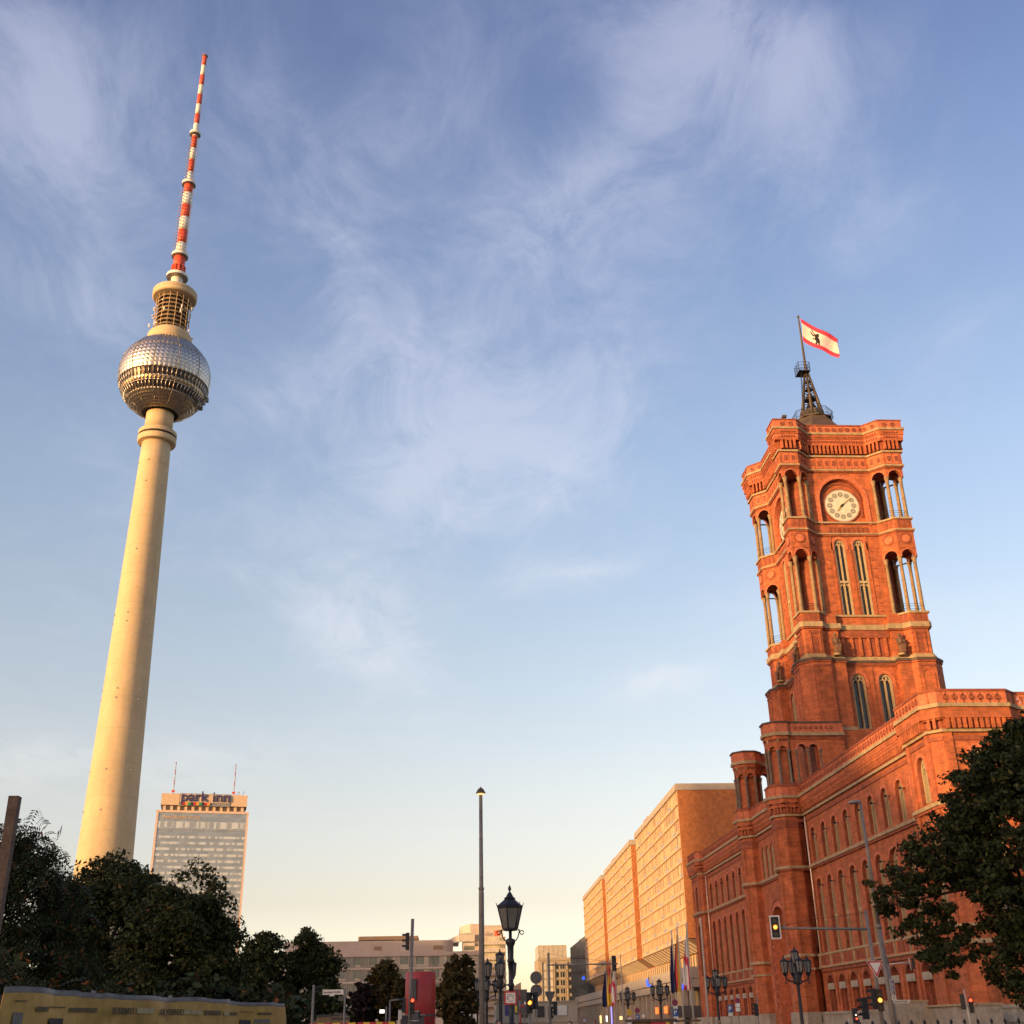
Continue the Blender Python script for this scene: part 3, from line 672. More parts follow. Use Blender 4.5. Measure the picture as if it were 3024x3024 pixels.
mb = MB()
mb.prism([(CX + x * 8.7, CY + y * 8.7) for x, y in ((-1, -1), (1, -1), (1, 1), (-1, 1))], 24.5, TZ(32.7), BRICK)
# base storey: corner masses, recessed middles with two tall windows each
def corner_solid(m, q, z0, z1, mm, inner):
    for r in range(4):
        pts = []
        for (x, y) in q + inner:
            for _ in range(r): x, y = -y, x
            pts.append((CX + x * K, CY + y * K))
        m.prism(pts, z0, z1, mm)
corner_solid(mb, Q_LOW, TZ(32.7), TZ(41.3), BRICK, [(6.0, -3.3), (3.3, -6.0)])
corner_solid(mb, Q_MID, TZ(41.3), TZ(47.4), BRICK, [(5.5, -3.3), (3.3, -5.5)])
for k in range(4):
    F = tface(k, 7.2)
    arch_wall(mb, F, -3.4, 3.4, TZ(32.7), TZ(41.3), [(s * 1.68, 1.75, TZ(32.9), TZ(38.85), .6, None, True) for s in (-1, 1)], BRICK, BRICKD)
    for s in (-1, 1):
        arch_ring(mb, F, s * 1.68, TZ(38), TZ(38.85), .89, 1.25, -.02, .1, TERRA)
        for zz in np.arange(34, 40.8, .55): fbox(mb, F, s * 3.05 - .08, s * 3.05 + .08, TZ(zz), TZ(zz) + .16, 0, .05, BRICKD)
    fbox(mb, F, -.22, .22, TZ(32.7), TZ(40.9), 0, .1, BRICK); fbox(mb, F, -3.3, 3.3, TZ(40.55), TZ(40.8), 0, .12, BRICKD)
    F = tface(k, 6.5)
    fbox(mb, F, -3.4, 3.4, TZ(41.3), TZ(45.5), -1.0, 0, BRICK)
    for i in range(6):
        u = -2.7 + i * 1.08; fbox(mb, F, u - .17, u + .17, TZ(42.1), TZ(44.4), 0, .22, BRICK); fbox(mb, F, u + .17, u + .91, TZ(42.1), TZ(44.4), 0, .02, BRICKD) if i < 5 else None
    fbox(mb, F, -3.3, 3.3, TZ(44.4), TZ(45.3), 0, .26, BRICKD)
    # blind arches on the corner piers
    for s in (-1, 1):
        Fb = tface(k, 8.8)
        arch_ring(mb, Fb, s * 6.55, TZ(33), TZ(39.2), .62, .80, -.02, .08, BRICK); fbox(mb, Fb, s * 6.55 - .6, s * 6.55 + .6, TZ(33), TZ(39.2), 0, .015, BRICKD) if False else None
        fbox(mb, Fb, s * 6.55 - 1.0, s * 6.55 + 1.0, TZ(40.2), TZ(40.45), 0, .1, BRICKD)
        Fm = tface(k, 7.9)
        fbox(mb, Fm, s * 6.7 - .7, s * 6.7 - .45, TZ(42.2), TZ(44.6), 0, .12, BRICK); fbox(mb, Fm, s * 6.7 + .45, s * 6.7 + .7, TZ(42.2), TZ(44.6), 0, .12, BRICK); fbox(mb, Fm, s * 6.7 - .7, s * 6.7 + .7, TZ(44.6), TZ(45.0), 0, .16, BRICKD)
        fbox(mb, Fm, s * 6.7 - .44, s * 6.7 + .44, TZ(42.2), TZ(44.6), 0, .02, BRICKD)
mb.build('tower_base', HALL)
mb = MB()
# upper shaft: octagonal core and the four walls with windows and clock niche
core = [(4.1, -6.35), (6.35, -4.1)]
pts = []
for r in range(4):
    for (x, y) in core:
        for _ in range(r): x, y = -y, x
        pts.append((x * K, y * K))
for i in range(4):      # slanted inner corners behind the loggias
    a = pts[2 * i]; b = pts[2 * i + 1]
    mb.poly([(CX + a[0] * .97, CY + a[1] * .97, TZ(45)), (CX + b[0] * .97, CY + b[1] * .97, TZ(45)), (CX + b[0] * .97, CY + b[1] * .97, TZ(73)), (CX + a[0] * .97, CY + a[1] * .97, TZ(73))], BRICKD)
for k in range(4):
    F = tface(k, 6.3)
    L = 4.2 * K
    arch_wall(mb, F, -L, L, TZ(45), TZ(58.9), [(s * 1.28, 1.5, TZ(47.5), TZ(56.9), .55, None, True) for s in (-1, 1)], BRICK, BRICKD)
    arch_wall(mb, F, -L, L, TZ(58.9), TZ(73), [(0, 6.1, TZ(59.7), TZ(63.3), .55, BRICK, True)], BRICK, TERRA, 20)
    arch_ring(mb, F, 0, TZ(59.7), TZ(63.3), 3.06, 3.55, -.02, .12, TERRA, 22); arch_ring(mb, F, 0, TZ(61), TZ(63.3), 2.45, 2.75, -.56, -.4, BRICKD, 22)
    for s in (-1, 1):
        arch_ring(mb, F, s * 1.28, TZ(56.2), TZ(56.9), .77, 1.15, -.02, .1, TERRA)
        for zz in np.arange(47.9, 56, 1.15): fbox(mb, F, s * 3.0 - .28, s * 3.0 + .28, TZ(zz), TZ(zz) + .12, 0, .06, BRICKD)
        fbox(mb, F, s * 2.35 - .1, s * 2.35 + .1, TZ(47.4), TZ(58.2), 0, .1, BRICK)
    fbox(mb, F, -.2, .2, TZ(47.5), TZ(57), 0, .1, BRICK)
    for i in range(9): fbox(mb, F, -2.6 + i * .62, -2.2 + i * .62, TZ(58.55), TZ(59.35), 0, .12, BRICKD)
    for i in range(24):
        a = PI * (i + .5) / 24; fbox(mb, F, -2.95 * math.cos(a) - .08, -2.95 * math.cos(a) + .08, TZ(63.3) + 2.95 * math.sin(a) - .08, TZ(63.3) + 2.95 * math.sin(a) + .08, -.5, -.3, BRICKD)
inn = [(5.9, -3.8), (3.8, -5.9)]
corner_solid(mb, Q_UP, TZ(45.3), TZ(47.35), BRICK, inn)
corner_solid(mb, Q_UP, TZ(55.8), TZ(60.0), BRICK, inn)
corner_solid(mb, Q_UP, TZ(66.95), TZ(73.2), BRICK, inn)
for r in range(4):      # arch heads of the loggias
    p4 = []
    for (x, y) in Q_UP:
        for _ in range(r): x, y = -y, x
        p4.append(Vector((CX + x * K, CY + y * K)))
    for a, b in zip(p4[:-1], p4[1:]):
        L = (b - a).length; t = (b - a) / L; F = Face(a.x, a.y, math.atan2(t.y, t.x))
        for (zc_, zt) in ((54.75, 55.85), (65.85, 67.0)):
            rr = min(L / 2 - .27, 1.0)
            arch_wall(mb, F, 0, L, TZ(zc_), TZ(zt) + .02, [(L / 2, 2 * rr, TZ(zc_), TZ(zc_) + .1, .5, None, True)], BRICK, BRICKD, 10)
            arch_ring(mb, F, L / 2, TZ(zc_), TZ(zc_) + .1, rr, rr + .16, -.02, .07, TERRA)
        disc(mb, F, L / 2, TZ(57.2), .55, 0, .1, TERRA, 14); ring(mb, F, L / 2, TZ(57.2), .62, .76, 0, .08, BRICKD, 16)
        for q in (-1, 0, 1): fbox(mb, F, L / 2 + q * .6 - .22, L / 2 + q * .6 + .22, TZ(58.8), TZ(59.8), 0, .07, BRICKD); fbox(mb, F, L / 2 + q * .6 - .22, L / 2 + q * .6 + .22, TZ(46.2), TZ(47.1), 0, .07, BRICKD)
mb.build('tower_shaft', HALL)
mb = MB()      # stone and brick bands of the tower, from the base ledge to the parapet
for P, lst in ((LOW, ((32.55, 32.95, .25, STONE), (41.0, 41.3, .22, DARKROOF), (40.75, 41.0, .12, BRICKD))),
               (MID, ((41.3, 41.75, .32, STONE), (41.75, 42.0, .15, STONE), (45.4, 46.05, .34, STONE), (45.2, 45.4, .2, BRICKD))),
               (UP, ((47.2, 47.45, .2, STONE), (46.05, 46.2, .12, BRICKD), (58.3, 58.5, .22, STONE), (58.1, 58.3, .12, BRICKD), (59.85, 60.08, .2, STONE), (67.35, 67.6, .26, STONE), (67.15, 67.35, .14, BRICKD),
                     (67.6, 69.3, .12, BRICK), (69.3, 69.58, .34, STONE), (69.58, 71.1, .12, BRICKD), (70.9, 71.25, .58, BRICK), (71.25, 71.75, .62, TERRA), (71.75, 72.4, .72, BRICK), (72.4, 72.72, .86, STONE)))):
    for z0, z1, d, mm in lst: mb.band(P, d * K, TZ(z0), TZ(z1), mm, closed=True)
mb.dentils(UP, .56, .25, .1, .6, TZ(69.7), TZ(70.95), BRICK, closed=True)
mb.dentils(UP, .56, .14, .58, .68, TZ(70.0), TZ(70.2), TERRA, closed=True)
mb.dentils(UP, .34, .15, .6, .74, TZ(71.3), TZ(71.55), BRICKD, closed=True)
mb.dentils(UP, .36, .17, .7, .84, TZ(71.9), TZ(72.1), BRICKD, closed=True)
mb.dentils(UP, 1.0, .78, .1, .16, TZ(67.75), TZ(69.15), TERRA, closed=True); mb.dentils(UP, 1.0, .42, .15, .22, TZ(68.1), TZ(68.8), BRICKD, closed=True)
mb.build('tower_cornice', HALL)
mb = MB()
mb.band(UP, .62, TZ(72.72), TZ(73.75), TERRA, closed=True, din=.3); mb.band(UP, .7, TZ(73.75), TZ(73.95), BRICKD, closed=True, din=.22)
n = len(UP)
for i in range(n):
    A = Vector(UP[i]); B = Vector(UP[(i + 1) % n]); L = (B - A).length; t = (B - A) / L; F = Face(B.x, B.y, math.atan2(-t.y, -t.x)); k = max(1, round(L / .95))
    for q in range(k):
        u = (q + .5) * L / k; ring(mb, F, u, TZ(73.22), .16, .32, .6, .7, BRICKD, 12); disc(mb, F, u, TZ(73.22), .14, .6, .66, BRICKD, 8)
mb.poly([(x, y, TZ(72.75)) for x, y in UP], DARKROOF)
mb.build('tower_parapet', HALL)
# loggia columns: two heights, copied round the four corners
def colm(h):
    m = MB(); m.lathe([(.36, 0), (.36, .18), (.27, .3), (.25, .5), (.24, h * .5), (.27, h * .5 + .05), (.24, h * .5 + .1), (.215, h - .75), (.26, h - .72), (.23, h - .6), (.34, h - .18), (.36, h)], 10, COLST); return m.build('loggia_column')
cols = {}
for zb, zt in ((47.4, 54.8), (60.05, 65.9)):
    src = None
    for r in range(4):
        for (x, y) in ((4.42, -6.42), (5.78, -7.68), (7.62, -7.62), (7.68, -5.78), (6.42, -4.42)):
            for _ in range(r): x, y = -y, x
            p = (CX + x * K, CY + y * K, TZ(zb))
            if src is None:
                src = colm(TZ(zt) - TZ(zb)); put(src, HALL); src.location = p
            else: place(src, HALL, p)
# loggia railings
def rail_part():
    for zb in (47.4, 60.05):
        for r in range(4):
            m = MB(); p4 = []
            for (x, y) in Q_UP:
                for _ in range(r): x, y = -y, x
                p4.append((CX + x * K * .97, CY + y * K * .97))
            for zz in (.5, .85, 1.15): m.path([(x, y, TZ(zb) + zz) for x, y in p4], .025, IRON, 5)
            m.build('railing', HALL)
rail_part()
WINT = make_window('window', 1.5, TZ(56.9) - TZ(47.5), .52, mid=TZ(52) - TZ(47.5)); WINB = make_window('window', 1.75, TZ(38.85) - TZ(32.9), .57)
for k in range(4):
    a = k * PI / 2
    for s in (-1, 1):
        for src, h, u, zb in ((WINT, 6.3, 1.28, 47.5), (WINB, 7.2, 1.68, 32.9)):
            if k == 2: continue
            F = tface(k, h); x, y, _ = F(s * u, 0); win(src, x, y, TZ(zb), a)
# clock faces
CLOCKF = mat('clock_face', (0.62, 0.58, 0.44), 0.6, var=0.12, scale=2); CLOCKN = mat('clock_numeral', (0.24, 0.23, 0.19), 0.7, var=0.1); GOLD = mat('gilded_hand', (0.8, 0.5, 0.12), 0.35, metal=0.8, var=0.05)
ROM = ['XII', 'I', 'II', 'III', 'IV', 'V', 'VI', 'VII', 'VIII', 'IX', 'X', 'XI']
for k in (0, 3):
    F = tface(k, 6.3); m = MB(); zc0 = TZ(62.62); Rr = 2.33
    disc(m, F, 0, zc0, Rr, -.56, -.36, CLOCKF, 48); ring(m, F, 0, zc0, Rr, Rr + .16, -.56, -.33, BRICKD, 48); ring(m, F, 0, zc0, Rr - .09, Rr - .05, -.37, -.35, CLOCKN, 48)
    for i in range(12):
        a = PI / 2 - i * PI / 6; u, zz = 1.62 * math.cos(a), zc0 + 1.62 * math.sin(a)
        disc(m, F, u, zz, .36, -.37, -.345, CLOCKN, 16); disc(m, F, 2.15 * math.cos(a), zc0 + 2.15 * math.sin(a), .04, -.37, -.345, CLOCKN, 6)
    ck = m.build('clock', HALL)
    for i in range(12):
        a = PI / 2 - i * PI / 6; u, zz = 1.62 * math.cos(a), zc0 + 1.62 * math.sin(a)
        text('numeral', ROM[i], .42, CLOCKF, ck, Matrix.Translation(F(u, zz, -.33)) @ Matrix.Rotation(k * PI / 2, 4, 'Z') @ Matrix.Rotation(PI / 2, 4, 'X') @ Matrix.Rotation(a - PI / 2, 4, 'Z') @ Matrix.Translation((0, -.14, 0)), .004, sx=.62, align='CENTER')
    for ang, ln, wd in ((R(90 - 7.35 * 30), 1.15, .14), (R(90 - 8.2 * 6), 1.75, .09)):
        m = MB(); cu_, su_ = math.cos(ang), math.sin(ang)
        def pt(l, w): return F(cu_ * l - su_ * w, zc0 + su_ * l + cu_ * w, -.29)
        def pb(l, w): return F(cu_ * l - su_ * w, zc0 + su_ * l + cu_ * w, -.325)
        sh = [(-.35, -wd * .6), (.2, -wd), (ln * .8, -wd * .55), (ln, 0), (ln * .8, wd * .55), (.2, wd), (-.35, wd * .6)]
        m.poly([pt(*q) for q in sh], GOLD)
        for a_, b_ in zip(sh, sh[1:] + sh[:1]): m.poly([pb(*a_), pb(*b_), pt(*b_), pt(*a_)], GOLD)
        disc(m, F, 0, zc0, .16, -.33, -.27, GOLD, 12); m.build('clock_hand', ck)
# statues with shields on the buttresses
def statue():
    m = MB(); m.lathe([(.5, 0), (.5, .25)], 8, STONE)
    ST = mat('weathered_statue', (0.16, 0.085, 0.05), 0.9, var=0.3, scale=4) if 'weathered_statue' not in MATS else MATS['weathered_statue']
    m.lathe([(.34, .25), (.38, .5), (.30, 1.0), (.36, 1.5), (.44, 1.95), (.40, 2.2), (.15, 2.35), (.14, 2.42), (.22, 2.52), (.24, 2.68), (.18, 2.84), (.05, 2.92)], 10, ST)
    m.tube((-.42, -.05, 2.15), (-.5, -.3, 1.45), .13, .10, ST, 7); m.tube((.42, -.05, 2.15), (.44, -.35, 1.6), .13, .10, ST, 7); m.tube((-.5, -.3, 1.45), (-.1, -.48, 1.5), .1, .08, ST, 7)
    i = [(-.12, -.52, .35), (.42, -.52, 1.5), (.42, -.52, .9), (.15, -.52, .35)]
    m.hexa([(.0, -.6, .3), (.3, -.6, .3), (.3, -.42, .3), (.0, -.42, .3), (-.22, -.62, 1.4), (.5, -.62, 1.4), (.5, -.42, 1.4), (-.22, -.42, 1.4)], ST)
    return m.build('statue')
src = None
for k in (0, 3, 1):
    for s in (-1, 1):
        F = tface(k, 7.75); p = F(s * 4.1, TZ(41.85))
        if src is None: src = statue(); put(src, HALL); src.location = p
        else: place(src, HALL, p, k * PI / 2)
# roof, bell frame and flagpole
mb = MB(); mb.lathe([(4.9, TZ(74.8)), (4.3, TZ(75.9)), (2.7, TZ(77.8)), (2.6, TZ(78.1))], 8, DARKROOF, (CX, CY, 0), sm=False, a0=PI / 8)
mb.lathe([(2.6, TZ(78.1)), (2.8, TZ(78.15)), (2.8, TZ(78.3)), (1.95, TZ(78.35)), (1.75, TZ(79.7)), (1.0, TZ(80.0))], 8, BRONZE, (CX, CY, 0), sm=False)
mb.build('tower_roof', HALL)
mb = MB()
for i in range(8):
    a = PI / 8 + i * PI / 4; b = a + PI / 4; r = 2.85
    A = (CX + r * math.cos(a), CY + r * math.sin(a)); B = (CX + r * math.cos(b), CY + r * math.sin(b))
    for zz in (.1, 1.15): mb.tube((*A, TZ(78.3) + zz), (*B, TZ(78.3) + zz), .035, .035, IRON, 5)
    for j in range(6):
        t = j / 6; x, y = A[0] + (B[0] - A[0]) * t, A[1] + (B[1] - A[1]) * t; x2, y2 = A[0] + (B[0] - A[0]) * (t + 1 / 6), A[1] + (B[1] - A[1]) * (t + 1 / 6)
        mb.tube((x, y, TZ(78.35)), (x2, y2, TZ(78.35) + 1.1), .018, .018, IRON, 4); mb.tube((x2, y2, TZ(78.35)), (x, y, TZ(78.35) + 1.1), .018, .018, IRON, 4)
mb.build('railing', HALL)
mb = MB(); zt = TZ(86.4)
for i in range(6):
    a = i * PI / 3 + .2; mb.tube((CX + 1.7 * math.cos(a), CY + 1.7 * math.sin(a), TZ(78.6)), (CX + .25 * math.cos(a), CY + .25 * math.sin(a), zt), .24, .13, BRONZE, 6)
for zz, r in ((80.6, 1.45), (81.9, 1.15), (83.2, .88), (84.5, .6)):
    mb.path([(CX + r * math.cos(i * PI / 3 + .2), CY + r * math.sin(i * PI / 3 + .2), TZ(zz)) for i in range(7)], .07, BRONZE, 5)
mb.tube((CX, CY, TZ(84.2)), (CX, CY, zt), .12, .1, BRONZE, 6)
mb.path([(CX - 1.5, CY - .3, TZ(78.4)), (CX - .95, CY - .3, TZ(86.2))], .04, IRON, 4); mb.path([(CX - 1.5, CY - .75, TZ(78.4)), (CX - .95, CY - .75, TZ(86.2))], .04, IRON, 4)
for i in range(20):
    t = i / 20; x = CX - 1.5 + .55 * t; z = TZ(78.4) + (TZ(86.2) - TZ(78.4)) * t; mb.tube((x, CY - .3, z), (x, CY - .75, z), .025, .025, IRON, 4)
mb.build('bell_frame', HALL)
for zz, r in ((79.9, .98), (81.7, .78), (83.3, .55), (84.6, .4)):
    mb = MB(); mb.lathe([(r, 0), (r * .95, r * .2), (r * .7, r * .8), (r * .5, r * 1.2), (r * .15, r * 1.4), (r * .1, r * 1.7)], 12, IRON, (CX, CY, TZ(zz))); mb.build('bell', HALL)
mb = MB(); zb = TZ(86.05); x0, x1, y0, y1 = CX - 1.35, CX + .3, CY - .95, CY + .95
mb.box(x0, x1, y0, y1, zb, zb + .15, IRON)
for zz in (.55, 1.0, 1.5):
    for a, b in (((x0, y0), (x1, y0)), ((x1, y0), (x1, y1)), ((x1, y1), (x0, y1)), ((x0, y1), (x0, y0))): mb.tube((*a, zb + zz), (*b, zb + zz), .04, .04, IRON, 5)
for x in (x0, (x0 + x1) / 2, x1):
    for y in (y0, CY, y1): mb.tube((x, y, zb), (x, y, zb + 1.5), .04, .04, IRON, 5) if not (x == (x0 + x1) / 2 and y == CY) else None
mb.build('lookout_basket', HALL)
mb = MB(); mb.lathe([(.20, TZ(85.6)), (.19, TZ(88)), (.11, TZ(95.6)), (.17, TZ(95.65)), (.19, TZ(95.85)), (.06, TZ(96.05))], 10, BRONZE, (CX, CY, 0)); mb.build('flagpole', HALL)
mb = MB(); mb.tube((CX - 6.4, CY - 6.6, TZ(73.9)), (CX - 6.4, CY - 6.6, TZ(75.2)), .14, .12, POLEWHITE, 8); mb.box(CX - 6.75, CY and CX - 6.2, CY - 7.1, CY - 6.4, TZ(75.2), TZ(75.5), SIGNGREY); mb.build('camera_mast', HALL)

# flag of red and white stripes with the black bear
def cloth(nu, nv, fn, mf, name):
    V = []; Fc = []; mi = []; mats = []
    for j in range(nv + 1):
        for i in range(nu + 1): V.append(fn(i / nu, j / nv))
    for j in range(nv):
        for i in range(nu):
            a = j * (nu + 1) + i; Fc.append((a, a + 1, a + nu + 2, a + nu + 1)); m = mf((i + .5) / nu, (j + .5) / nv)
            if m not in mats: mats.append(m)
            mi.append(mats.index(m))
    me = bpy.data.meshes.new(name); me.from_pydata(V, [], Fc)
    for m in mats: me.materials.append(m)
    me.polygons.foreach_set('material_index', mi); me.polygons.foreach_set('use_smooth', [True] * len(mi)); me.update()
    o = bpy.data.objects.new(name, me); COL.objects.link(o)
    so = o.modifiers.new('thick', 'SOLIDIFY'); so.thickness = .02; so.offset = 0
    return o
def fabric(name, col):
    m = mat(name, col, .8, var=.04); t = m.node_tree; b = t.nodes['Principled BSDF']; b.inputs['Transmission Weight'].default_value = 0
    return m
FRED = fabric('red_flag_cloth', (0.70, 0.05, 0.085)); FWHITE = fabric('white_flag_cloth', (0.80, 0.68, 0.56)); FBLUE = fabric('dark_blue_flag_cloth', (0.012, 0.014, 0.09)); FGOLD = fabric('gold_flag_cloth', (0.75, 0.42, 0.03)); FBLACK = fabric('black_flag_cloth', (0.015, 0.013, 0.012))
P00, P01, P10, P11 = [Vector(((x - 50.8) * K + CX, CY, TZ(z))) for x, z in ((51.05, 95.5), (51.15, 91.55), (56.4, 92.25), (55.9, 88.95))]
def bigflag(u, v):
    p = P00.lerp(P10, u).lerp(P01.lerp(P11, u), v)
    sag = math.sin(PI * u)
    return (p.x + .12 * math.sin(v * 5 + u * 4), p.y + .32 * math.sin(u * 8.0 + v * 1.6) * (u ** .5), p.z - .25 * sag + .10 * math.sin(u * 9 + v * 2))
fo = cloth(40, 24, bigflag, lambda u, v: FRED if v < .2 or v > .8 else FWHITE, 'flag')
fo_root = tag(fo, 'large red and white striped flag with black bear flying from the clock tower pole', 'flag')
BEAR = [(.34, .80), (.40, .70), (.38, .62), (.30, .62), (.27, .57), (.36, .55), (.37, .47), (.28, .48), (.22, .43), (.19, .35), (.22, .34), (.27, .41), (.36, .41), (.27, .33), (.22, .24), (.24, .22), (.31, .31), (.39, .36), (.43, .28), (.47, .27), (.50, .31), (.51, .36), (.48, .42), (.52, .50), (.54, .60), (.52, .70), (.50, .76), (.52, .80), (.46, .80), (.46, .72), (.43, .72), (.41, .80)]
mb = MB()
for s in (-.05, .05):
    mb.poly([Vector(bigflag(.39 + (a - .42) * .74, .52 + (b - .52) * 1.0)) + Vector((0, s, 0)) for a, b in BEAR], FBLACK)
bear = mb.build('bear_emblem'); bm = bmesh.new(); bm.from_mesh(bear.data); bmesh.ops.triangulate(bm, faces=bm.faces); bm.to_mesh(bear.data); bm.free(); put(bear, fo)
# ------------------------------------------------------------------ television tower
TVX, TVY = -101.6, 355.9
TV = thing('television_tower', 'very tall concrete television tower with faceted steel sphere and red and white antenna', 'tower', (TVX, TVY, 0))
c0 = (TVX, TVY, 0)
mb = MB(); prof = [(15.5, 0), (11.2, 12), (9.4, 28)]
for i in range(0, 20): z = 40 + i * (187.5 - 40) / 19; prof.append((8.3 + (4.82 - 8.3) * ((z - 40) / 147.5) ** .92, z))
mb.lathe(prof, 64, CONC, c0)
for i in range(14):      # pour joints
    zz = 46 + i * 10.2; r = 8.3 + (4.82 - 8.3) * ((zz - 40) / 147.5) ** .92; mb.lathe([(r + .02, zz), (r + .02, zz + .16)], 64, JOINT, c0, caps=False)

for zz in (62, 74, 96, 99, 121, 124, 146, 171, 179):
    for a in (3.6, 4.6, 5.6):
        r = 8.3 + (4.82 - 8.3) * ((zz - 40) / 147.5) ** .92; mb.box(TVX + r * math.cos(a) - .2, TVX + r * math.cos(a) + .2, TVY + r * math.sin(a) - .2, TVY + r * math.sin(a) + .2, zz, zz + .5, STEELD)
mb.build('shaft', TV)
mb = MB(); mb.lathe([(4.8, 187.3), (6.3, 187.6), (6.45, 188.0), (6.45, 189.6), (6.2, 189.7), (6.2, 190.4), (6.45, 190.5), (6.45, 191.8), (6.1, 192.2), (4.7, 192.4)], 48, CONC, c0, sm=False)
mb.lathe([(6.22, 189.65), (6.22, 190.45)], 48, BLACK, c0, caps=False); mb.build('collar', TV)
mb = MB(); mb.lathe([(4.7, 192.4), (4.62, 200)], 40, CONC, c0); mb.lathe([(4.66, 194.5), (4.66, 194.7)], 40, STEELD, c0, caps=False); mb.build('neck', TV)
SR = 15.75; SZ = 213.8
def sph(lat, lon, r=SR): return (TVX + r * math.cos(lat) * math.cos(lon), TVY + r * math.cos(lat) * math.sin(lon), SZ + r * math.sin(lat))
NL = 60
def cladding(lats, depth, m, name):
    mb = MB()
    for a, b in zip(lats[:-1], lats[1:]):
        for j in range(NL):
            l0 = 2 * PI * j / NL; l1 = 2 * PI * (j + 1) / NL
            P = [sph(a, l0), sph(a, l1), sph(b, l1), sph(b, l0)]; ap = sph((a + b) / 2, (l0 + l1) / 2, SR + depth)
            for k in range(4): mb.poly([P[k], P[(k + 1) % 4], ap], m)
    return mb.build(name, TV)
LU = [R(-13.5 + (62 + 13.5) * i / 13) for i in range(14)]
LD = [R(-67 + (67 - 40.5) * i / 6) for i in range(7)]
cladding(LU, .17, STEEL, 'sphere_cladding'); STEELREFL = mat('ground_reflection_steel', (0.42, 0.33, 0.22), 0.34, metal=1.0, var=0.15)  # warm dark ground reflection painted into the lower cladding's steel colour
cladding(LD, .13, STEELREFL, 'sphere_cladding'); cladding([R(-30.5), R(-24.5)], .2, STEELREFL, 'sphere_cladding')
for (a, b) in ((R(-24.5), R(-13.5)), (R(-40.5), R(-30.5))):
    mb = MB(); mf = MB()
    for j in range(NL):
        l0 = 2 * PI * j / NL; l1 = 2 * PI * (j + 1) / NL; r = SR - .25
        mb.poly([sph(a, l0, r), sph(a, l1, r), sph(b, l1, r), sph(b, l0, r)], SPHGLASS)
        mf.tube(sph(a, l0), sph(b, l0), .16, .16, STEEL, 5)
        for lt in (a, b): mf.tube(sph(lt, l0), sph(lt, l1), .14, .14, STEEL, 5)
    w = mb.build('window_band', TV); mf.build('frame', w)
mb = MB()
for lat in (R(24.6), R(-13.2), R(-41.5), R(50)):
    for j in range(NL): mb.tube(sph(lat, 2 * PI * j / NL, SR + .1), sph(lat, 2 * PI * (j + 1) / NL, SR + .1), .13, .13, STEELD, 5)
for j in range(0, NL, 5):
    L = 2 * PI * (j + .0) / NL
    for i in range(9): la = R(-66 + i * 128 / 9); lb = R(-66 + (i + 1) * 128 / 9); mb.tube(sph(la, L, SR + .22), sph(lb, L, SR + .22), .09, .09, STEELD, 4)
mb.build('seam', TV)
mb = MB(); mb.lathe([(SR * math.cos(R(67)) + .05, SZ + SR * math.sin(R(-67))), (4.66, SZ + SR * math.sin(R(-67)) + .4)], 48, BLACK, c0, caps=False)
for L, la in ((.20, -24), (.12, -31), (.26, -36), (.02, -38)): x, y, z = sph(R(la), L, SR + .7); mb.box(x - .7, x + .7, y - .7, y + .7, z - .8, z + .8, STEELD)
mb.build('service_hatch', TV)
mb = MB(); mb.lathe([(7.3, 227.3), (7.75, 228.4), (7.75, 230.9), (7.5, 231.4), (6.4, 232.6), (5.0, 232.7)], 48, CONC, c0, sm=False); mb.build('cage_base', TV)
mb = MB(); mb.lathe([(4.3, 232), (4.3, 248)], 32, BLACK, c0)
for i in range(8): z = 234 + i * 1.75; mb.lathe([(4.2, z), (5.5, z), (5.5, z + .4), (4.2, z + .4)], 40, COLST, c0, sm=False, caps=False)
mb.build('equipment_floors', TV)
mb = MB()
for i in range(16):
    a = 2 * PI * i / 16; mb.tube((TVX + 6.15 * math.cos(a), TVY + 6.15 * math.sin(a), 231.8), (TVX + 6.15 * math.cos(a), TVY + 6.15 * math.sin(a), 247.8), .11, .11, CONC, 5)
for i in range(8):
    z = 233.4 + i * 1.75; n = 40
    for j in range(n): a = 2 * PI * j / n; b = 2 * PI * (j + 1) / n; mb.tube((TVX + 6.1 * math.cos(a), TVY + 6.1 * math.sin(a), z), (TVX + 6.1 * math.cos(b), TVY + 6.1 * math.sin(b), z), .055, .055, CONC, 4)
mb.build('cage', TV)
rnd = random.Random(3)
for i in range(34):
    a = rnd.uniform(0, 2 * PI); z = rnd.choice([232.6, 233.6, 236, 239, 241, 243, 245]); r = 6.7 if z > 234 else rnd.uniform(6.8, 7.9); x, y = TVX + r * math.cos(a), TVY + r * math.sin(a)
    m = MB()
    if i % 2: m.lathe([(.05, -.1), (.45, 0), (.5, .15)], 8, WHITEP, (x, y, z))
    else: m.box(x - .2, x + .2, y - .2, y + .2, z - .6, z + .9, WHITEP)
    m.build('dish_antenna', TV)
mb = MB(); mb.lathe([(5.0, 246.9), (7.5, 247.3), (7.9, 247.7), (7.9, 250.0), (7.4, 250.6), (2.2, 251.2)], 56, CONC, c0, sm=False); mb.lathe([(7.93, 249.0), (7.93, 249.12)], 56, STEELD, c0, caps=False); mb.build('cage_cap', TV)
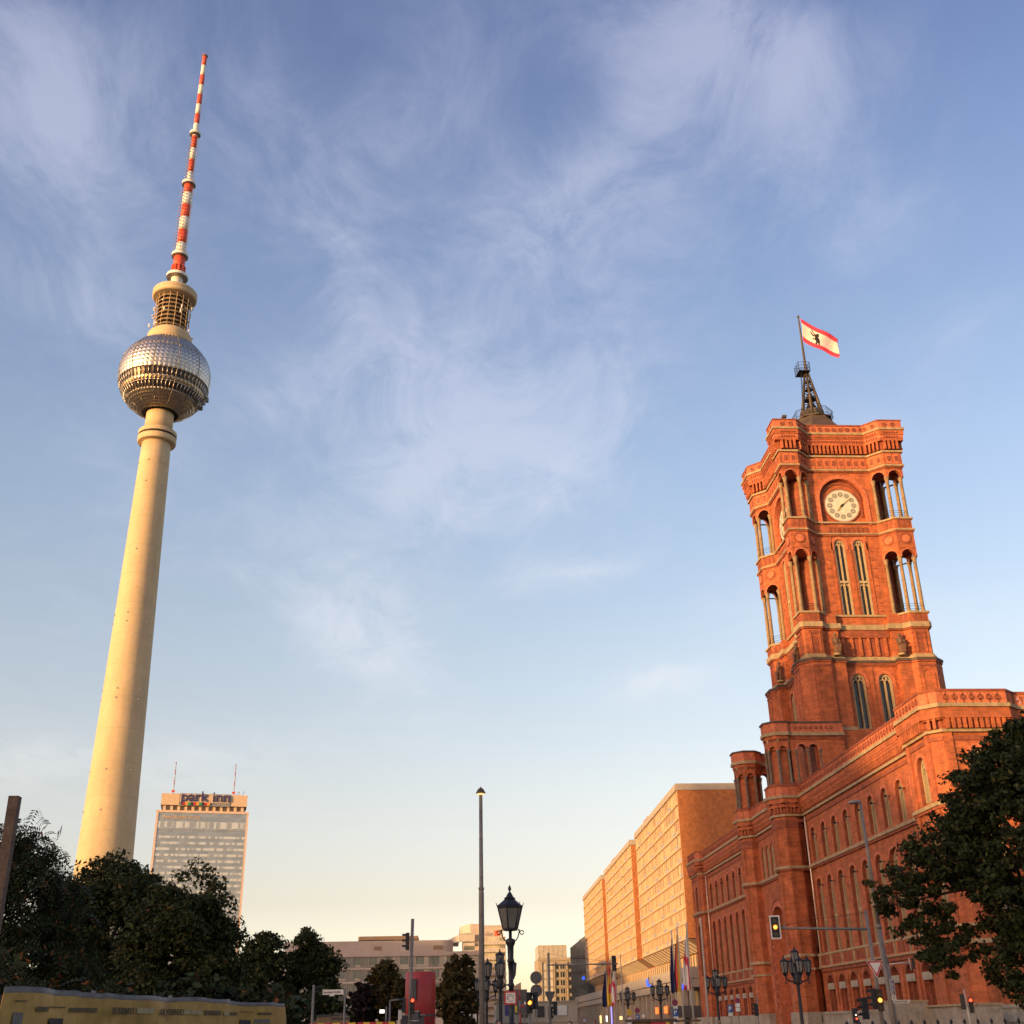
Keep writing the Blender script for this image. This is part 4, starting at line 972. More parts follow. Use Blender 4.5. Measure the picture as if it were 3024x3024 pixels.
bands = [(251.0, 2.15, WHITEP), (257.2, 2.1, RED), (261.0, 2.1, RED), (266.0, 2.0, RED), (267.6, 1.75, WHITEP), (272.6, 1.74, RED), (278.7, 1.72, WHITEP), (284.7, 1.70, RED), (290.6, 1.68, WHITEP), (296.3, 1.66, RED), (300.3, 1.12, WHITEP), (306.7, 1.1, RED), (312.7, 1.08, WHITEP), (318.6, 1.06, RED), (324.6, 1.05, WHITEP), (331.1, 1.03, RED), (336.1, 1.0, WHITEP), (341.2, .98, RED), (346.2, .96, WHITEP), (351.4, .93, RED), (356.7, .9, WHITEP), (362.0, .88, RED), (367.0, .86, RED)]
mb = MB()
for (z, r, m), (z2, r2, _) in zip(bands[:-1], bands[1:]): mb.lathe([(r, z), (r, z2)], 20, m, c0)
for z, r in ((261, 2.3), (262, 2.3), (263, 2.3)):
    for i in range(10): a = 2 * PI * i / 10; mb.box(TVX + r * math.cos(a) - .3, TVX + r * math.cos(a) + .3, TVY + r * math.sin(a) - .3, TVY + r * math.sin(a) + .3, z - 1.6, z - .8, RED)
for z0, z1, r in ((269, 299, 1.75), (303, 324, 1.1)):
    z = z0
    while z < z1:
        for a in (-.4, 3.4, -1.9): mb.tube((TVX + r * .9 * math.cos(a), TVY + r * .9 * math.sin(a), z), (TVX + (r + .85) * math.cos(a), TVY + (r + .85) * math.sin(a), z), .13, .13, STEELD, 4); mb.tube((TVX + (r + .8) * math.cos(a), TVY + (r + .8) * math.sin(a), z - .4), (TVX + (r + .8) * math.cos(a), TVY + (r + .8) * math.sin(a), z + .4), .11, .11, STEELD, 4)
        z += 1.45
mb.lathe([(.5, 367), (.45, 367.9)], 8, WHITEP, c0); mb.build('antenna', TV)
for z, r, rr in ((256.9, 2.1, 3.9), (266.5, 2.0, 3.05), (300.4, 1.2, 2.6), (325.4, 1.05, 2.15), (367.1, .8, 1.25)):
    mb = MB(); mb.lathe([(r, z - .3), (rr, z), (rr, z + .2), (r, z + .25)], 24, STEELD, c0, sm=False)
    if z < 360: mb.lathe([(rr, z + .2), (rr, z + 1.25)], 24, WHITEP, c0, caps=False)
    else:
        for i in range(12): a = 2 * PI * i / 12; b = a + PI / 6; mb.tube((TVX + rr * math.cos(a), TVY + rr * math.sin(a), z + .9), (TVX + rr * math.cos(b), TVY + rr * math.sin(b), z + .9), .06, .06, RED, 4)
    mb.build('platform', TV)

# ------------------------------------------------------------------ long apartment building behind the hall
APT = thing('apartment_building', 'long ten storey apartment building of three slabs over a shop podium, catching orange sun', 'apartment building', (50, 320, 0))
ah = math.tan(R(1.3)); AX = lambda y: 44.1 + (y - 221.7) * ah
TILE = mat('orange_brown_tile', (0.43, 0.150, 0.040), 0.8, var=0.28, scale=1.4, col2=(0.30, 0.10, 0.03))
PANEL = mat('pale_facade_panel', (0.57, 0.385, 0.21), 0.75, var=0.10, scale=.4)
FASCIA = mat('podium_fascia', (0.42, 0.35, 0.26), 0.8, var=0.1, scale=.5, streak=.2)
SOFF = mat('soffit', (0.30, 0.20, 0.12), 0.85, var=0.15)
SHOPG = mat('shop_glass', (0.025, 0.03, 0.032), 0.15, var=.3); 
APG = mat('apartment_glass', (0.32, 0.26, 0.16), 0.3, var=0, spec=.2); cells(APG, 50, .66, 2.69, (0.10, 0.075, 0.055), (0.64, 0.45, 0.22), .5)  # yellow cells paint the sunset sky's reflection into the panes
BALC = mat('grey_balcony_box', (0.33, 0.33, 0.36), .6, var=.2)
rz_a = -PI / 2 - R(1.3) 
def fa(y): return AX(y)
FA = Face(44.1 - 221.7 * ah, 0, 0)
class FaceA:
    rz = -PI / 2 + 0
    def __call__(s, u, z, d=0.0): y = -u; return (AX(y) - d, y, z)
FA = FaceA()
ZB, ZT, NF = 16.0, 42.9, 10; FH = (ZT - ZB) / NF
WINS = []
for b, (ya, yb) in enumerate(((221.7, 284.5), (294.2, 357), (366.5, 432.5))):
    m = MB()
    xa, xb = AX(ya), AX(yb)
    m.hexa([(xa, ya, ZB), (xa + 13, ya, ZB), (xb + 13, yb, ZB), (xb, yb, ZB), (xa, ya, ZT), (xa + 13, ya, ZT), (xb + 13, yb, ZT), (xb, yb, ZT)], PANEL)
    for f in range(NF):
        z = ZB + f * FH
        m.hexa([(xa - .22, ya + .05, z - .12), (xa + .1, ya + .05, z - .12), (xb + .1, yb, z - .12), (xb - .22, yb, z - .12), (xa - .22, ya + .05, z + .14), (xa + .1, ya + .05, z + .14), (xb + .1, yb, z + .14), (xb - .22, yb, z + .14)], PANEL)
    m.build('slab', APT)
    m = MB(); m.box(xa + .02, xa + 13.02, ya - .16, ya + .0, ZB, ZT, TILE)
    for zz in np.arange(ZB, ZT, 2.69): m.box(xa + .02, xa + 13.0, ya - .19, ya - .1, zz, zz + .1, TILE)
    m.build('end_wall', APT)
    m = MB(); m.hexa([(xa - .3, ya - .3, ZT), (xa + 13.4, ya - .3, ZT), (xb + 13.4, yb + .3, ZT), (xb - .3, yb + .3, ZT), (xa - .3, ya - .3, ZT + 1.25), (xa + 13.4, ya - .3, ZT + 1.25), (xb + 13.4, yb + .3, ZT + 1.25), (xb - .3, yb + .3, ZT + 1.25)], FASCIA); m.build('roof_band', APT)
    m = MB(); m.hexa([(xa + 3.0, ya + 2, 14.0), (xa + 10, ya + 2, 14.0), (xb + 10, yb - 2, 14.0), (xb + 3.0, yb - 2, 14.0), (xa - .05, ya - .1, ZB - .12), (xa + 13, ya - .1, ZB - .12), (xb + 13, yb + .1, ZB - .12), (xb - .05, yb + .1, ZB - .12)], SOFF)
    for q in range(16): y = ya + 2 + q * (yb - ya - 4) / 15; x = AX(y); m.hexa([(x + 2.6, y - .1, 13.9), (x + 3.1, y - .1, 13.9), (x + 3.1, y + .1, 13.9), (x + 2.6, y + .1, 13.9), (x - .1, y - .1, ZB - .4), (x + .3, y - .1, ZB - .1), (x + .3, y + .1, ZB - .1), (x - .1, y + .1, ZB - .4)], FASCIA)
    m.build('soffit', APT)
    if b < 2:
        m = MB(); m.hexa([(AX(yb - 9) + 2, yb - 9, ZT), (AX(yb - 9) + 6, yb - 9, ZT), (AX(yb) + 6, yb - 1, ZT), (AX(yb) + 2, yb - 1, ZT), (AX(yb - 9) + 2, yb - 9, ZT + 4.0), (AX(yb - 9) + 6, yb - 9, ZT + 4.0), (AX(yb) + 6, yb - 1, ZT + 4.0), (AX(yb) + 2, yb - 1, ZT + 4.0)], TILE); m.build('lift_house', APT)
    nw = int((yb - ya - 1.4) / 1.9)
    for f in range(NF):
        for i in range(nw): WINS.append((ya + 1.2 + i * 1.9, ZB + f * FH + .16, f, i))
WINS.sort(key=lambda w: w[0] * 3 - w[1] * 0)
def aptwin(m, y, z, f, i, off=True):
    """one window: pane, projecting frame, on some of them a grey balcony box"""
    wd, ht = .66, FH - .5
    m.poly([FA(-(y - wd), z + .62, .03), FA(-(y + wd), z + .62, .03), FA(-(y + wd), z + ht, .03), FA(-(y - wd), z + ht, .03)], APG)
    fbox(m, FA, -y - wd - .08, -y - wd, z + .55, z + ht + .08, -.02, .08, PANEL); fbox(m, FA, -y + wd, -y + wd + .08, z + .55, z + ht + .08, -.02, .08, PANEL)
    fbox(m, FA, -y - wd - .08, -y + wd + .08, z + ht, z + ht + .1, -.02, .12, PANEL); fbox(m, FA, -y - .03, -y + .03, z + .62, z + ht, 0, .05, PANEL)
    fbox(m, FA, -y - .74, -y + .74, z + .02, z + .58, -.02, .16 if (f * 7 + i) % 8 in (3, 4) else .05, BALC if (f * 7 + i) % 8 in (3, 4) else PANEL)
near = WINS[:100]; 
for w in near: m = MB(); aptwin(m, *w); m.build('window', APT)
m = MB()
for w in WINS[100:]: aptwin(m, *w)
o = m.build('window', APT); o['kind'] = 'stuff'
# podium with its shop front
PX = lambda y: 40.6 + (y - 205) * ah * .6 
m = MB(); ya, yb = 207.0, 424.0
def pbox(m, y0, y1, z0, z1, d0, d1, mm):
    m.hexa([(PX(y0) + d0, y0, z0), (PX(y0) + d1, y0, z0), (PX(y1) + d1, y1, z0), (PX(y1) + d0, y1, z0), (PX(y0) + d0, y0, z1), (PX(y0) + d1, y0, z1), (PX(y1) + d1, y1, z1), (PX(y1) + d0, y1, z1)], mm)
pbox(m, ya, yb, 8.7, 10.5, 0, 14, FASCIA); pbox(m, ya - .1, yb, 7.3, 8.6, .25, 14, FASCIA); pbox(m, ya, yb, 0, 7.3, 4.2, 14, SHOPG)
pbox(m, ya + 10, yb, 10.5, 14.2, 7.2, 8.4, BRICKD)
m.build('podium', APT)
for i in range(34):
    y = ya + 1.2 + i * 6.4; m = MB(); pbox(m, y, y + .75, 0, 7.3, .4, 1.2, FASCIA); m.build('pillar', APT)
for i in range(70):
    y = ya + 12 + i * 2.9; 
    if y > yb - 4: break
    m = MB(); pbox(m, y, y + 1.5, 10.9, 13.6, 7.02, 7.16, SHOPG); m.build('window', APT); 
    m2 = MB(); pbox(m2, y + 1.5, y + 2.5, 10.7, 13.9, 6.9, 7.15, PANEL); m2.build('wall_panel', APT)
for i in range(33):
    y = ya + 2.2 + i * 6.4
    m = MB()
    for q in range(4): pbox(m, y + q * 1.35, y + q * 1.35 + 1.2, 3.3, 7.1, 3.9, 4.0, SHOPG); pbox(m, y + q * 1.35 + 1.2, y + q * 1.35 + 1.35, .2, 7.2, 3.7, 4.1, FASCIA)
    m.build('shop_window', APT)
def shopsign(name, y0, y1, z0, z1, d, mm): m = MB(); pbox(m, y0, y1, z0, z1, d, d + .25, mm); return m.build(name, APT)
for y, z0, z1, w, mm in ((232, 3.5, 4.7, 3.2, ORANGELIT), (243, 3.5, 4.7, 3.0, ORANGELIT), (214, 3.6, 4.4, 4.4, SIGNRED), (320, .5, 6.4, 1.4, VIOLETLIT), (262, 3.0, 3.6, 3.0, SIGNWHITE), (285, 2.9, 3.8, 4.0, SIGNWHITE), (300, 2.8, 3.6, 4, WARMLIT), (346, 2.2, 4.2, 3.0, WARMLIT), (330, 2.5, 4.0, 3.5, WHITELIT), (362, 2.2, 3.2, 3, SIGNRED)): shopsign('shop_sign', y, y + w, z0, z1, .1, mm)
m = MB(); pbox(m, 207.5, 214, 2.6, 4.4, -2.2, 3.4, SIGNGREY); m.build('awning', APT); m = MB(); pbox(m, 208, 213.5, 1.2, 2.5, -1.9, -1.8, SIGNWHITE); m.build('awning', APT)
F = Face(PX(209) - .05, 209, -PI / 2)
def logo(y, z, r, nm='blue_logo'):
    m = MB(); F = Face(PX(y) - 1.2, 0, 0); disc(m, F, 0, z, r, -y - .1, -y + .1, BLUELIT, 18); 
    ring(m, F, 0, z, r * .45, r * .62, -y + .1, -y + .13, SIGNWHITE, 14); m.build('logo_sign', APT)
logo(208.4, 7.4, .62)
m = MB(); F = Face(PX(246) - 1.0, 0, 0); fbox(m, F, -.25, .45, 8.6, 9.0, -246.1, -245.9, BLUELIT); fbox(m, F, -.35, .0, 9.0, 9.9, -246.1, -245.9, BLUELIT); fbox(m, F, .1, .3, 8.9, 10.4, -246.1, -245.9, SIGNGREY); fbox(m, F, .4, 1.2, 9.0, 9.15, -246.1, -245.9, SIGNGREY); m.build('logo_sign', APT)
m = MB(); F = Face(PX(420), 0, 0); m.box(46.3, 47.1, 422.8, 423.0, 16.2, 17.1, BLUELIT); m.build('logo_sign', APT)

# ------------------------------------------------------------------ hotel tower behind the park
HG = mat('hotel_glass_skin', (0.30, 0.30, 0.29), 0.30, metal=.55, var=.1, scale=.08); cells(HG, 3.4, 3.4, 2.9, (0.29, 0.325, 0.34), (0.34, 0.37, 0.385), .5)
HW = mat('hotel_blinds', (0.5, 0.5, 0.46), .3, metal=.35, var=0); cells(HW, 1.25, 9, 3.33, (0.30, 0.33, 0.34), (0.56, 0.58, 0.56), .42)
HC = mat('hotel_concrete_edge', (0.62, 0.45, 0.34), .8, var=.06); HB = mat('hotel_sign_box', (0.58, 0.42, 0.27), .8, var=.06)
ang = math.atan2(690.7 - 680.4, -117.5 + 167.9)
HOT = thing('hotel_tower', 'tall grey glass slab hotel with tan rooftop sign box and two red lattice masts', 'hotel', (-167.9, 680.4, 0), ang)
def hput(m, n, p=None): o = m.build(n); o.parent = p or HOT; return o
HWd = 51.5
FH0 = Face(0, 0, 0)
m = MB(); m.box(.9, HWd - .9, .3, 18, 0, 118.3, HG); hput(m, 'body')
for a, b in ((-.3, .9), (HWd - .9, HWd + .2)): m = MB(); m.box(a, b, -.15, 18.4, 0, 118.8, HC); hput(m, 'corner_pier')
m = MB(); m.box(-.4, HWd + .3, -.25, 18.5, 118.3, 119.6, HC); 
for i in range(17): m.box(i * 3.1 + .3, i * 3.1 + .36, -.3, -.2, 118.3, 119.6, HB)
hput(m, 'roof_edge')
for i in range(34):
    z = 104.6 - i * 3.33
    if z < 4: break
    m = MB(); m.box(1.0, HWd - 1.0, .12, .32, z - .7, z + .7, HW); hput(m, 'window_band')
for i in range(36):
    z = 108.3 - i * 3.33
    if z < 2: break
    m = MB(); m.box(.9, HWd - .9, .18, .34, z - .1, z + .1, STEELD); hput(m, 'floor_line')
m = MB(); m.box(1.0, HWd - 1.0, .10, .32, 109.6, 113.4, HW); hput(m, 'window_band')
m = MB(); m.box(2.2, HWd - 2.2, 1.2, 16, 119.6, 122.6, DARKROOF)
for i in range(12): m.box(3 + i * 4, 4.6 + i * 4, 1.0, 1.2, 119.6, 122.2, HB)
hput(m, 'roof_floor')
m = MB(); m.box(1.6, HWd - 1.2, .2, 15, 122.6, 129.2, HB); hput(m, 'sign_box')
Mh = Matrix.Translation(HOT.location) @ Matrix.Rotation(ang, 4, 'Z')
def htext(nm, s, size, mm, x, z, y=-.3, sx=1.0, bold=0.0, d=.25):
    t = text(nm, s, size, mm, None, upright((x, y, z)), d, sx=sx, bold=bold); t.parent = HOT; return t
m = MB(); m.box(11.6, 40.6, -.1, .15, 122.2, 129.4, STEELD); hput(m, 'sign_frame')
m = MB(); m.box(12.2, 40.0, -.25, -.1, 124.4, 129.0, HB); hput(m, 'sign_panel')
htext('lettering', 'park inn', 8.4, NAVY, 12.3, 124.9, -.6, sx=1.02, bold=.06)
for i, mm in enumerate((SIGNRED, YELLOW, GREEN, INK, SIGNRED, YELLOW, GREEN, INK, SIGNRED, YELLOW)):
    m = MB(); m.box(13.6 + i * 1.55, 13.6 + (i + 1) * 1.55 - (.35 if mm is INK else 0), -.8, -.3, 122.6, 124.2, ORANGE if mm is YELLOW else mm); hput(m, 'colour_block')
htext('lettering', 'PANORAMA 37.OG', 2.5, PANEL, 3.4, 114.9, .12, sx=.98, bold=.03, d=.08)
for x in (7.6, 42.2):
    m = MB()
    for i in range(13):
        z = 129.2 + i * 1.5; mm = RED if (i // 2) % 2 == 0 else WHITEP; r = .42 - i * .018
        for a in range(3): t = a * 2 * PI / 3; m.tube((x + r * math.cos(t), 6 + r * math.sin(t), z), (x + (r - .018) * math.cos(t), 6 + (r - .018) * math.sin(t), z + 1.5), .13, .13, mm, 4)
        m.tube((x + r, 6, z), (x - r * .6, 6 + r, z + 1.5), .1, .1, mm, 4); m.tube((x - r * .6, 6 - r, z), (x + r, 6, z + 1.5), .1, .1, mm, 4)
    m.box(x - .9, x + .9, 5.6, 6.4, 131, 132.2, RED); hput(m, 'lattice_mast')
m = MB(); m.path([(43.4, 5, 129.2), (45.2, 5, 132.2), (46.2, 5, 129.2)], .16, STEELD); m.path([(47, 5, 129.2), (48.4, 5, 132.4)], .16, STEELD); hput(m, 'roof_strut')

# ------------------------------------------------------------------ buildings at the end of the street
BEI = mat('beige_render', (0.46, 0.38, 0.31), .85, var=.07, scale=.1); BEI2 = mat('pale_render', (0.50, 0.44, 0.36), .85, var=.08); SANDC = mat('sand_concrete', (0.34, 0.27, 0.18), .85, var=.1, scale=.3)
GRG = mat('green_grey_glass', (0.13, 0.16, 0.13), .15, var=.3, scale=.3); CURT = mat('curtained_window', (0.42, 0.36, 0.24), .5, var=.3, scale=.6); cells(CURT, 1.3, 9, 30, (0.2, 0.19, 0.15), (0.52, 0.46, 0.33), .45)
B1 = thing('office_building', 'low wide beige office building with rounded roof storey seen above the trees', 'office building', (-15, 330, 0))
m = MB(); m.box(-48, 9.5, 330, 352, 0, 20.4, BEI2); m.build('body', B1)
m = MB()
out = [(-44, 331.5), (-2, 331.5)] + [(-2 + 3.4 * math.sin(PI / 2 * i / 6), 334.9 - 3.4 * math.cos(PI / 2 * i / 6)) for i in range(1, 7)] + [(1.4, 348), (-44, 348)]
m.prism(out, 20.4, 23.6, BEI); m.build('roof_storey', B1)
m = MB(); out = [(-24.2, 334)] + [(-24.2 + .9 * (1 - math.cos(PI / 2 * i / 4)), 333 - .0) for i in range(1, 4)] + [(-9.2, 333), (-9.2, 345), (-24.2, 345)]
m.prism([(-24.5, 334), (-24, 333), (-8.2, 333), (-8.2, 345), (-24.5, 345)], 23.9, 24.9, SOFF); 
for i in range(9): m.box(-23.5 + i * 1.8, -23.3 + i * 1.8, 334, 334.3, 23.5, 23.9, STEELD)
m.build('roof_plant', B1)
for x0, x1 in ((-20, -17.9), (-4.0, -1.5), (-12.8, -11)): m = MB(); m.box(x0, x1, 331.38, 331.48, 21.2 if x0 > -12 or x0 < -15 else 20.6, 22.2, SOFF if x0 != -12.8 else BEI2); m.build('vent_grille', B1)
m = MB(); m.box(-48.3, 9.7, 329.4, 330, 19.5, 20.55, BEI); m.box(-48.3, 9.7, 329.5, 330, 16.3, 16.75, BEI2); m.box(-48.3, 9.7, 329.5, 330, 12.9, 13.4, BEI2); m.build('cornice', B1)
for zz in (16.75, 13.4, 10.0):
    for i in range(13):
        x = -46 + i * 4.12 * 1.01
        m = MB(); m.box(x, x + 2.05, 329.85, 329.95, zz + .1, zz + 2.65, GRG); m.box(x + .98, x + 1.06, 329.8, 329.95, zz + .1, zz + 2.65, STEELD); m.box(x, x + 2.05, 329.78, 329.9, zz + .1, zz + .75, CURT) ; m.build('window', B1)
        m = MB(); m.box(x + 2.1, x + 4.05, 329.75, 329.95, zz + .05, zz + 2.7, CURT)
        for q in range(5): m.box(x + 2.1 + q * .47, x + 2.18 + q * .47, 329.66, 329.95, zz + .05, zz + 2.7, BEI2)
        m.build('louvre_panel', B1)
B2 = thing('balcony_tower', 'pale residential tower with rows of balconies, roof garden and red emblem sign', 'apartment tower', (12, 400, 0))
m = MB(); m.box(10.3, 18.9, 400, 425, 0, 29.0, BEI2); m.build('body', B2)
m = MB(); m.box(10.2, 18.2, 400.2, 424, 28.9, 31.35, BEI2); m.box(10.3, 18.1, 400.3, 424, 31.35, 32.5, BEI); m.build('roof_storey', B2)
m = MB(); m.box(4.9, 10.2, 401, 424, 0, 28.3, BEI); m.build('side_body', B2)
m = MB(); m.box(7.4, 10.25, 401.2, 424, 28.3, 33.1, BEI); m.hexa([(3.9, 404, 30.2), (7.4, 401.2, 30.2), (7.4, 424, 30.2), (3.9, 424, 30.2), (3.9, 404, 32.4), (7.4, 401.2, 33.1), (7.4, 424, 33.1), (3.9, 424, 32.4)], BEI2); m.build('penthouse', B2)
m = MB(); m.box(3.6, 8.8, 399.6, 401, 27.5, 29.7, BEI2); m.hexa([(-.7, 412, 27.6), (3.6, 399.6, 27.5), (3.6, 424, 27.5), (-.7, 424, 27.6), (-.7, 412, 28.6), (3.6, 399.6, 29.7), (3.6, 424, 29.7), (-.7, 424, 28.6)], BEI2); m.box(3.5, 8.9, 399.5, 399.6, 29.7, 29.9, BALC); m.build('terrace', B2)
for i in range(12):
    z = 26.4 - i * 2.35
    m = MB(); m.box(10.0, 19.0, 398.7, 400, z, z + 1.15, BEI2); 
    for q in range(7): m.box(10.0 + q * 1.28, 10.05 + q * 1.28, 398.66, 398.75, z, z + 1.15, SOFF)
    m.build('balcony', B2)
    m = MB(); m.box(10.4, 18.7, 399.9, 399.98, z + 1.2, z + 2.25, CURT); m.build('window', B2)
    if i < 9: m = MB(); m.box(5.2, 8.8, 400.0, 401, z - .2, z + .8, BEI2); m.box(5.3, 8.6, 400.9, 400.98, z + .85, z + 1.9, GRG); m.build('balcony', B2)
EMB = mat('orange_red_emblem', (0.62, 0.14, 0.06), .6, var=.05)
m = MB(); F = Face(16.05, 400.2, 0); P = [(-1.15, .95), (-.55, .72), (0, .95), (.55, .72), (1.15, .95), (.72, 0), (1.15, -.95), (.55, -.75), (-.1, -1.0), (-.55, -.75), (-1.15, -.95), (-.6, 0)]
m.poly([F(u, z + 30.05, .16) for u, z in P], EMB)
for a, b in zip(P, P[1:] + P[:1]): m.poly([F(a[0], a[1] + 30.05, .02), F(b[0], b[1] + 30.05, .02), F(b[0], b[1] + 30.05, .16), F(a[0], a[1] + 30.05, .16)], EMB)
bm = None; o = m.build('emblem', B2)
text('lettering', 'ehr', 2.1, BEI, B2, upright((11.7, 400.05, 29.2)), .08, bold=.05)
B3 = thing('sandstone_block', 'tan office block with deep square window grid and glass box on its roof', 'office block', (50, 520, 0))
m = MB(); m.box(38.5, 70, 520, 545, 0, 28.1, SANDC); m.box(38.3, 70.2, 519.5, 520, 27.2, 28.3, SANDC); m.build('body', B3)
GLB = mat('rooftop_glass_box', (0.50, 0.42, 0.30), .35, metal=.2, var=.15)
m = MB(); m.box(38.6, 50.6, 520.4, 540, 28.1, 33.4, GLB); m.build('roof_glass_box', B3)
m = MB()
for i in range(7): m.box(38.6 + i * 2.0, 38.72 + i * 2.0, 520.25, 520.4, 28.1, 33.4, BEI2)
for z in (29.9, 31.6, 33.2): m.box(38.5, 50.7, 520.25, 520.42, z, z + .14, BEI2)
m.build('roof_frame', B3)
for i in range(5):
    for j in range(7):
        x = 40.2 + i * 5.4; z = 23.6 - j * 3.2
        m = MB(); m.box(x, x + 4.3, 519.8, 519.98, z, z + 2.5, CURT if i == 0 else SANDC)
        if i > 0: m.box(x + .35, x + 1.3, 519.7, 519.8, z + .25, z + 2.2, BLACK); m.box(x + 2.1, x + 3.8, 519.7, 519.8, z + .25, z + 2.2, SHOPG); m.box(x + 2.88, x + 3.02, 519.62, 519.7, z + .25, z + 2.2, BEI2)
        m.box(x - .5, x - .2, 519.3, 520, z - .5, z + 3.0, SANDC); m.box(x - .5, x + 4.8, 519.4, 520, z - .6, z - .2, SANDC); m.build('window', B3)
m = MB(); m.tube((15.4, 330, 0), (15.4, 330, 14), .12, .08, GREYPOLE); m.build('aerial', B3) if False else None
B4 = thing('dark_glass_building', 'grey glass building with sloping roof edge beside the far end of the orange slabs', 'office building', (50, 455, 0))
DG = mat('dark_grey_glass', (0.10, 0.105, 0.095), .35, var=.45, scale=.25)
m = MB(); m.hexa([(44.8, 446, 0), (50.6, 444, 0), (56, 470, 0), (50, 472, 0), (44.8, 446, 27.8), (50.6, 444, 32.0), (56, 470, 32.0), (50, 472, 27.8)], DG); m.build('body', B4)
m = MB(); m.hexa([(50.62, 443.9, 0), (62, 446, 0), (62, 470, 0), (50.62, 470, 0), (50.62, 443.9, 31.9), (62, 446, 31.9), (62, 470, 31.9), (50.62, 470, 31.9)], SIGNGREY); m.build('side_body', B4)
for z in (5.0, 9.5, 14.2, 19, 24): m = MB(); m.hexa([(44.7, 445.7, z), (50.7, 443.6, z), (50.8, 444, z), (44.9, 446, z), (44.7, 445.7, z + .6), (50.7, 443.6, z + 1.6), (50.8, 444, z + 1.6), (44.9, 446, z + .6)], SIGNGREY); m.build('floor_edge', B4)
B5 = thing('far_office', 'small distant brown office block with rooftop aerial between lamp and sign', 'office block', (17, 330, 0))
m = MB(); m.box(15.2, 19.6, 330, 345, 0, 10.4, SANDC); m.hexa([(15.2, 330, 10.4), (19.6, 330, 10.4), (19.6, 345, 10.4), (15.2, 345, 10.4), (15.4, 330.2, 10.5), (19.6, 330.2, 12.6), (19.6, 345, 12.6), (15.4, 345, 10.5)], SANDC); m.build('body', B5)
for i in range(3): m = MB(); m.box(15.5 + i * 1.3, 16.5 + i * 1.3, 329.9, 329.98, 2, 9.6, GRG); m.build('window', B5)
m = MB(); m.tube((16.6, 331, 10.4), (16.6, 331, 17.5), .1, .06, GREYPOLE); m.build('aerial', B5)
WHB = mat('site_container', (0.40, 0.34, 0.25), .7, var=.06, scale=.5)
B6 = thing('site_cabin', 'beige flat site cabin with white poster standing at the end of the road', 'site cabin', (8, 112, 0))
m = MB(); m.box(4.4, 11.7, 112, 118, 0, 3.62, WHB); m.box(4.3, 11.8, 111.9, 118, 3.62, 3.72, WHB); m.box(4.4, 11.7, 111.95, 112, 1.9, 1.96, SOFF); m.build('body', B6)
m = MB(); m.box(9.75, 10.75, 111.9, 111.96, 2.5, 3.33, SIGNWHITE); m.build('poster', B6); m = MB(); m.box(9.6, 9.72, 111.9, 111.96, 2.5, 3.0, SIGNRED); m.build('poster', B6)
m = MB(); m.box(6.0, 7.0, 111.8, 111.95, 0, 1.95, WOODOLD); m.box(7.05, 7.4, 111.85, 111.95, .4, 1.95, SIGNGREY); m.build('door', B6)
for x in (6.5, 7.9): m = MB(); m.box(x, x + .8, 111.9, 111.96, 2.4, 3.3, SHOPG); m.box(x - .06, x + .86, 111.88, 111.9, 2.34, 3.36, SIGNWHITE) if False else None; m.build('window', B6)

# ------------------------------------------------------------------ unseen blocks added behind the viewer, outlines stepped to cast shade on the square
CB = mat('shade_block_wall', (0.35, 0.31, 0.27), .9, var=.15)
def city(label, u0, u1, ztop, dist=400.0, shape=None):
    """u runs across the sun's direction; the block stands 'dist' metres towards the sun"""
    e = Vector((math.cos(R(SUN_AZ)), -math.sin(R(SUN_AZ)), 0)); s = Vector((-math.sin(R(SUN_AZ)), -math.cos(R(SUN_AZ)), 0))
    c = e * ((u0 + u1) / 2) + s * dist; rz = math.atan2(e.y, e.x)
    t = thing('shade_block', label, 'city block', (c.x, c.y, 0), rz)
    w = (u1 - u0) / 2; m = MB()
    if shape: 
        P = [(a, z) for a, z in shape]; n = len(P)
        V0 = [(a - (u0 + u1) / 2, -12, z) for a, z in P]; V1 = [(a - (u0 + u1) / 2, 12, z) for a, z in P]
        m.poly(V0, CB); m.poly(V1, CB)
        for i in range(n): j = (i + 1) % n; m.poly([V0[i], V0[j], V1[j], V1[i]], CB)
    else: m.box(-w, w, -12, 12, 0, ztop, CB)
    o = m.build('wall'); o.parent = t
    for i in range(int(w * 2 / 9)):
        q = MB(); x = -w + 3 + i * 9; q.box(x, x + 3, -12.1, -12.02, 4, 7, GLASSD); o = q.build('window'); o.parent = t
    return t
def uof(x, y): return x * math.cos(R(SUN_AZ)) - y * math.sin(R(SUN_AZ))
city('broad unseen block added west of the viewer to shade the lower walls of the square', -152.5, 60, 0, 400, [(-152.5, 0), (-152.5, 84), (-110, 82), (-82, 80), (-66, 59), (-56, 52), (-50, 47), (60, 44), (60, 0)])
city('long stepped unseen block added north west of the viewer to shade the park trees', -372, -154, 0, 430, [(-372, 0), (-372, 82), (-330, 82), (-318, 67), (-262, 67), (-240, 57), (-154, 49), (-154, 0)])
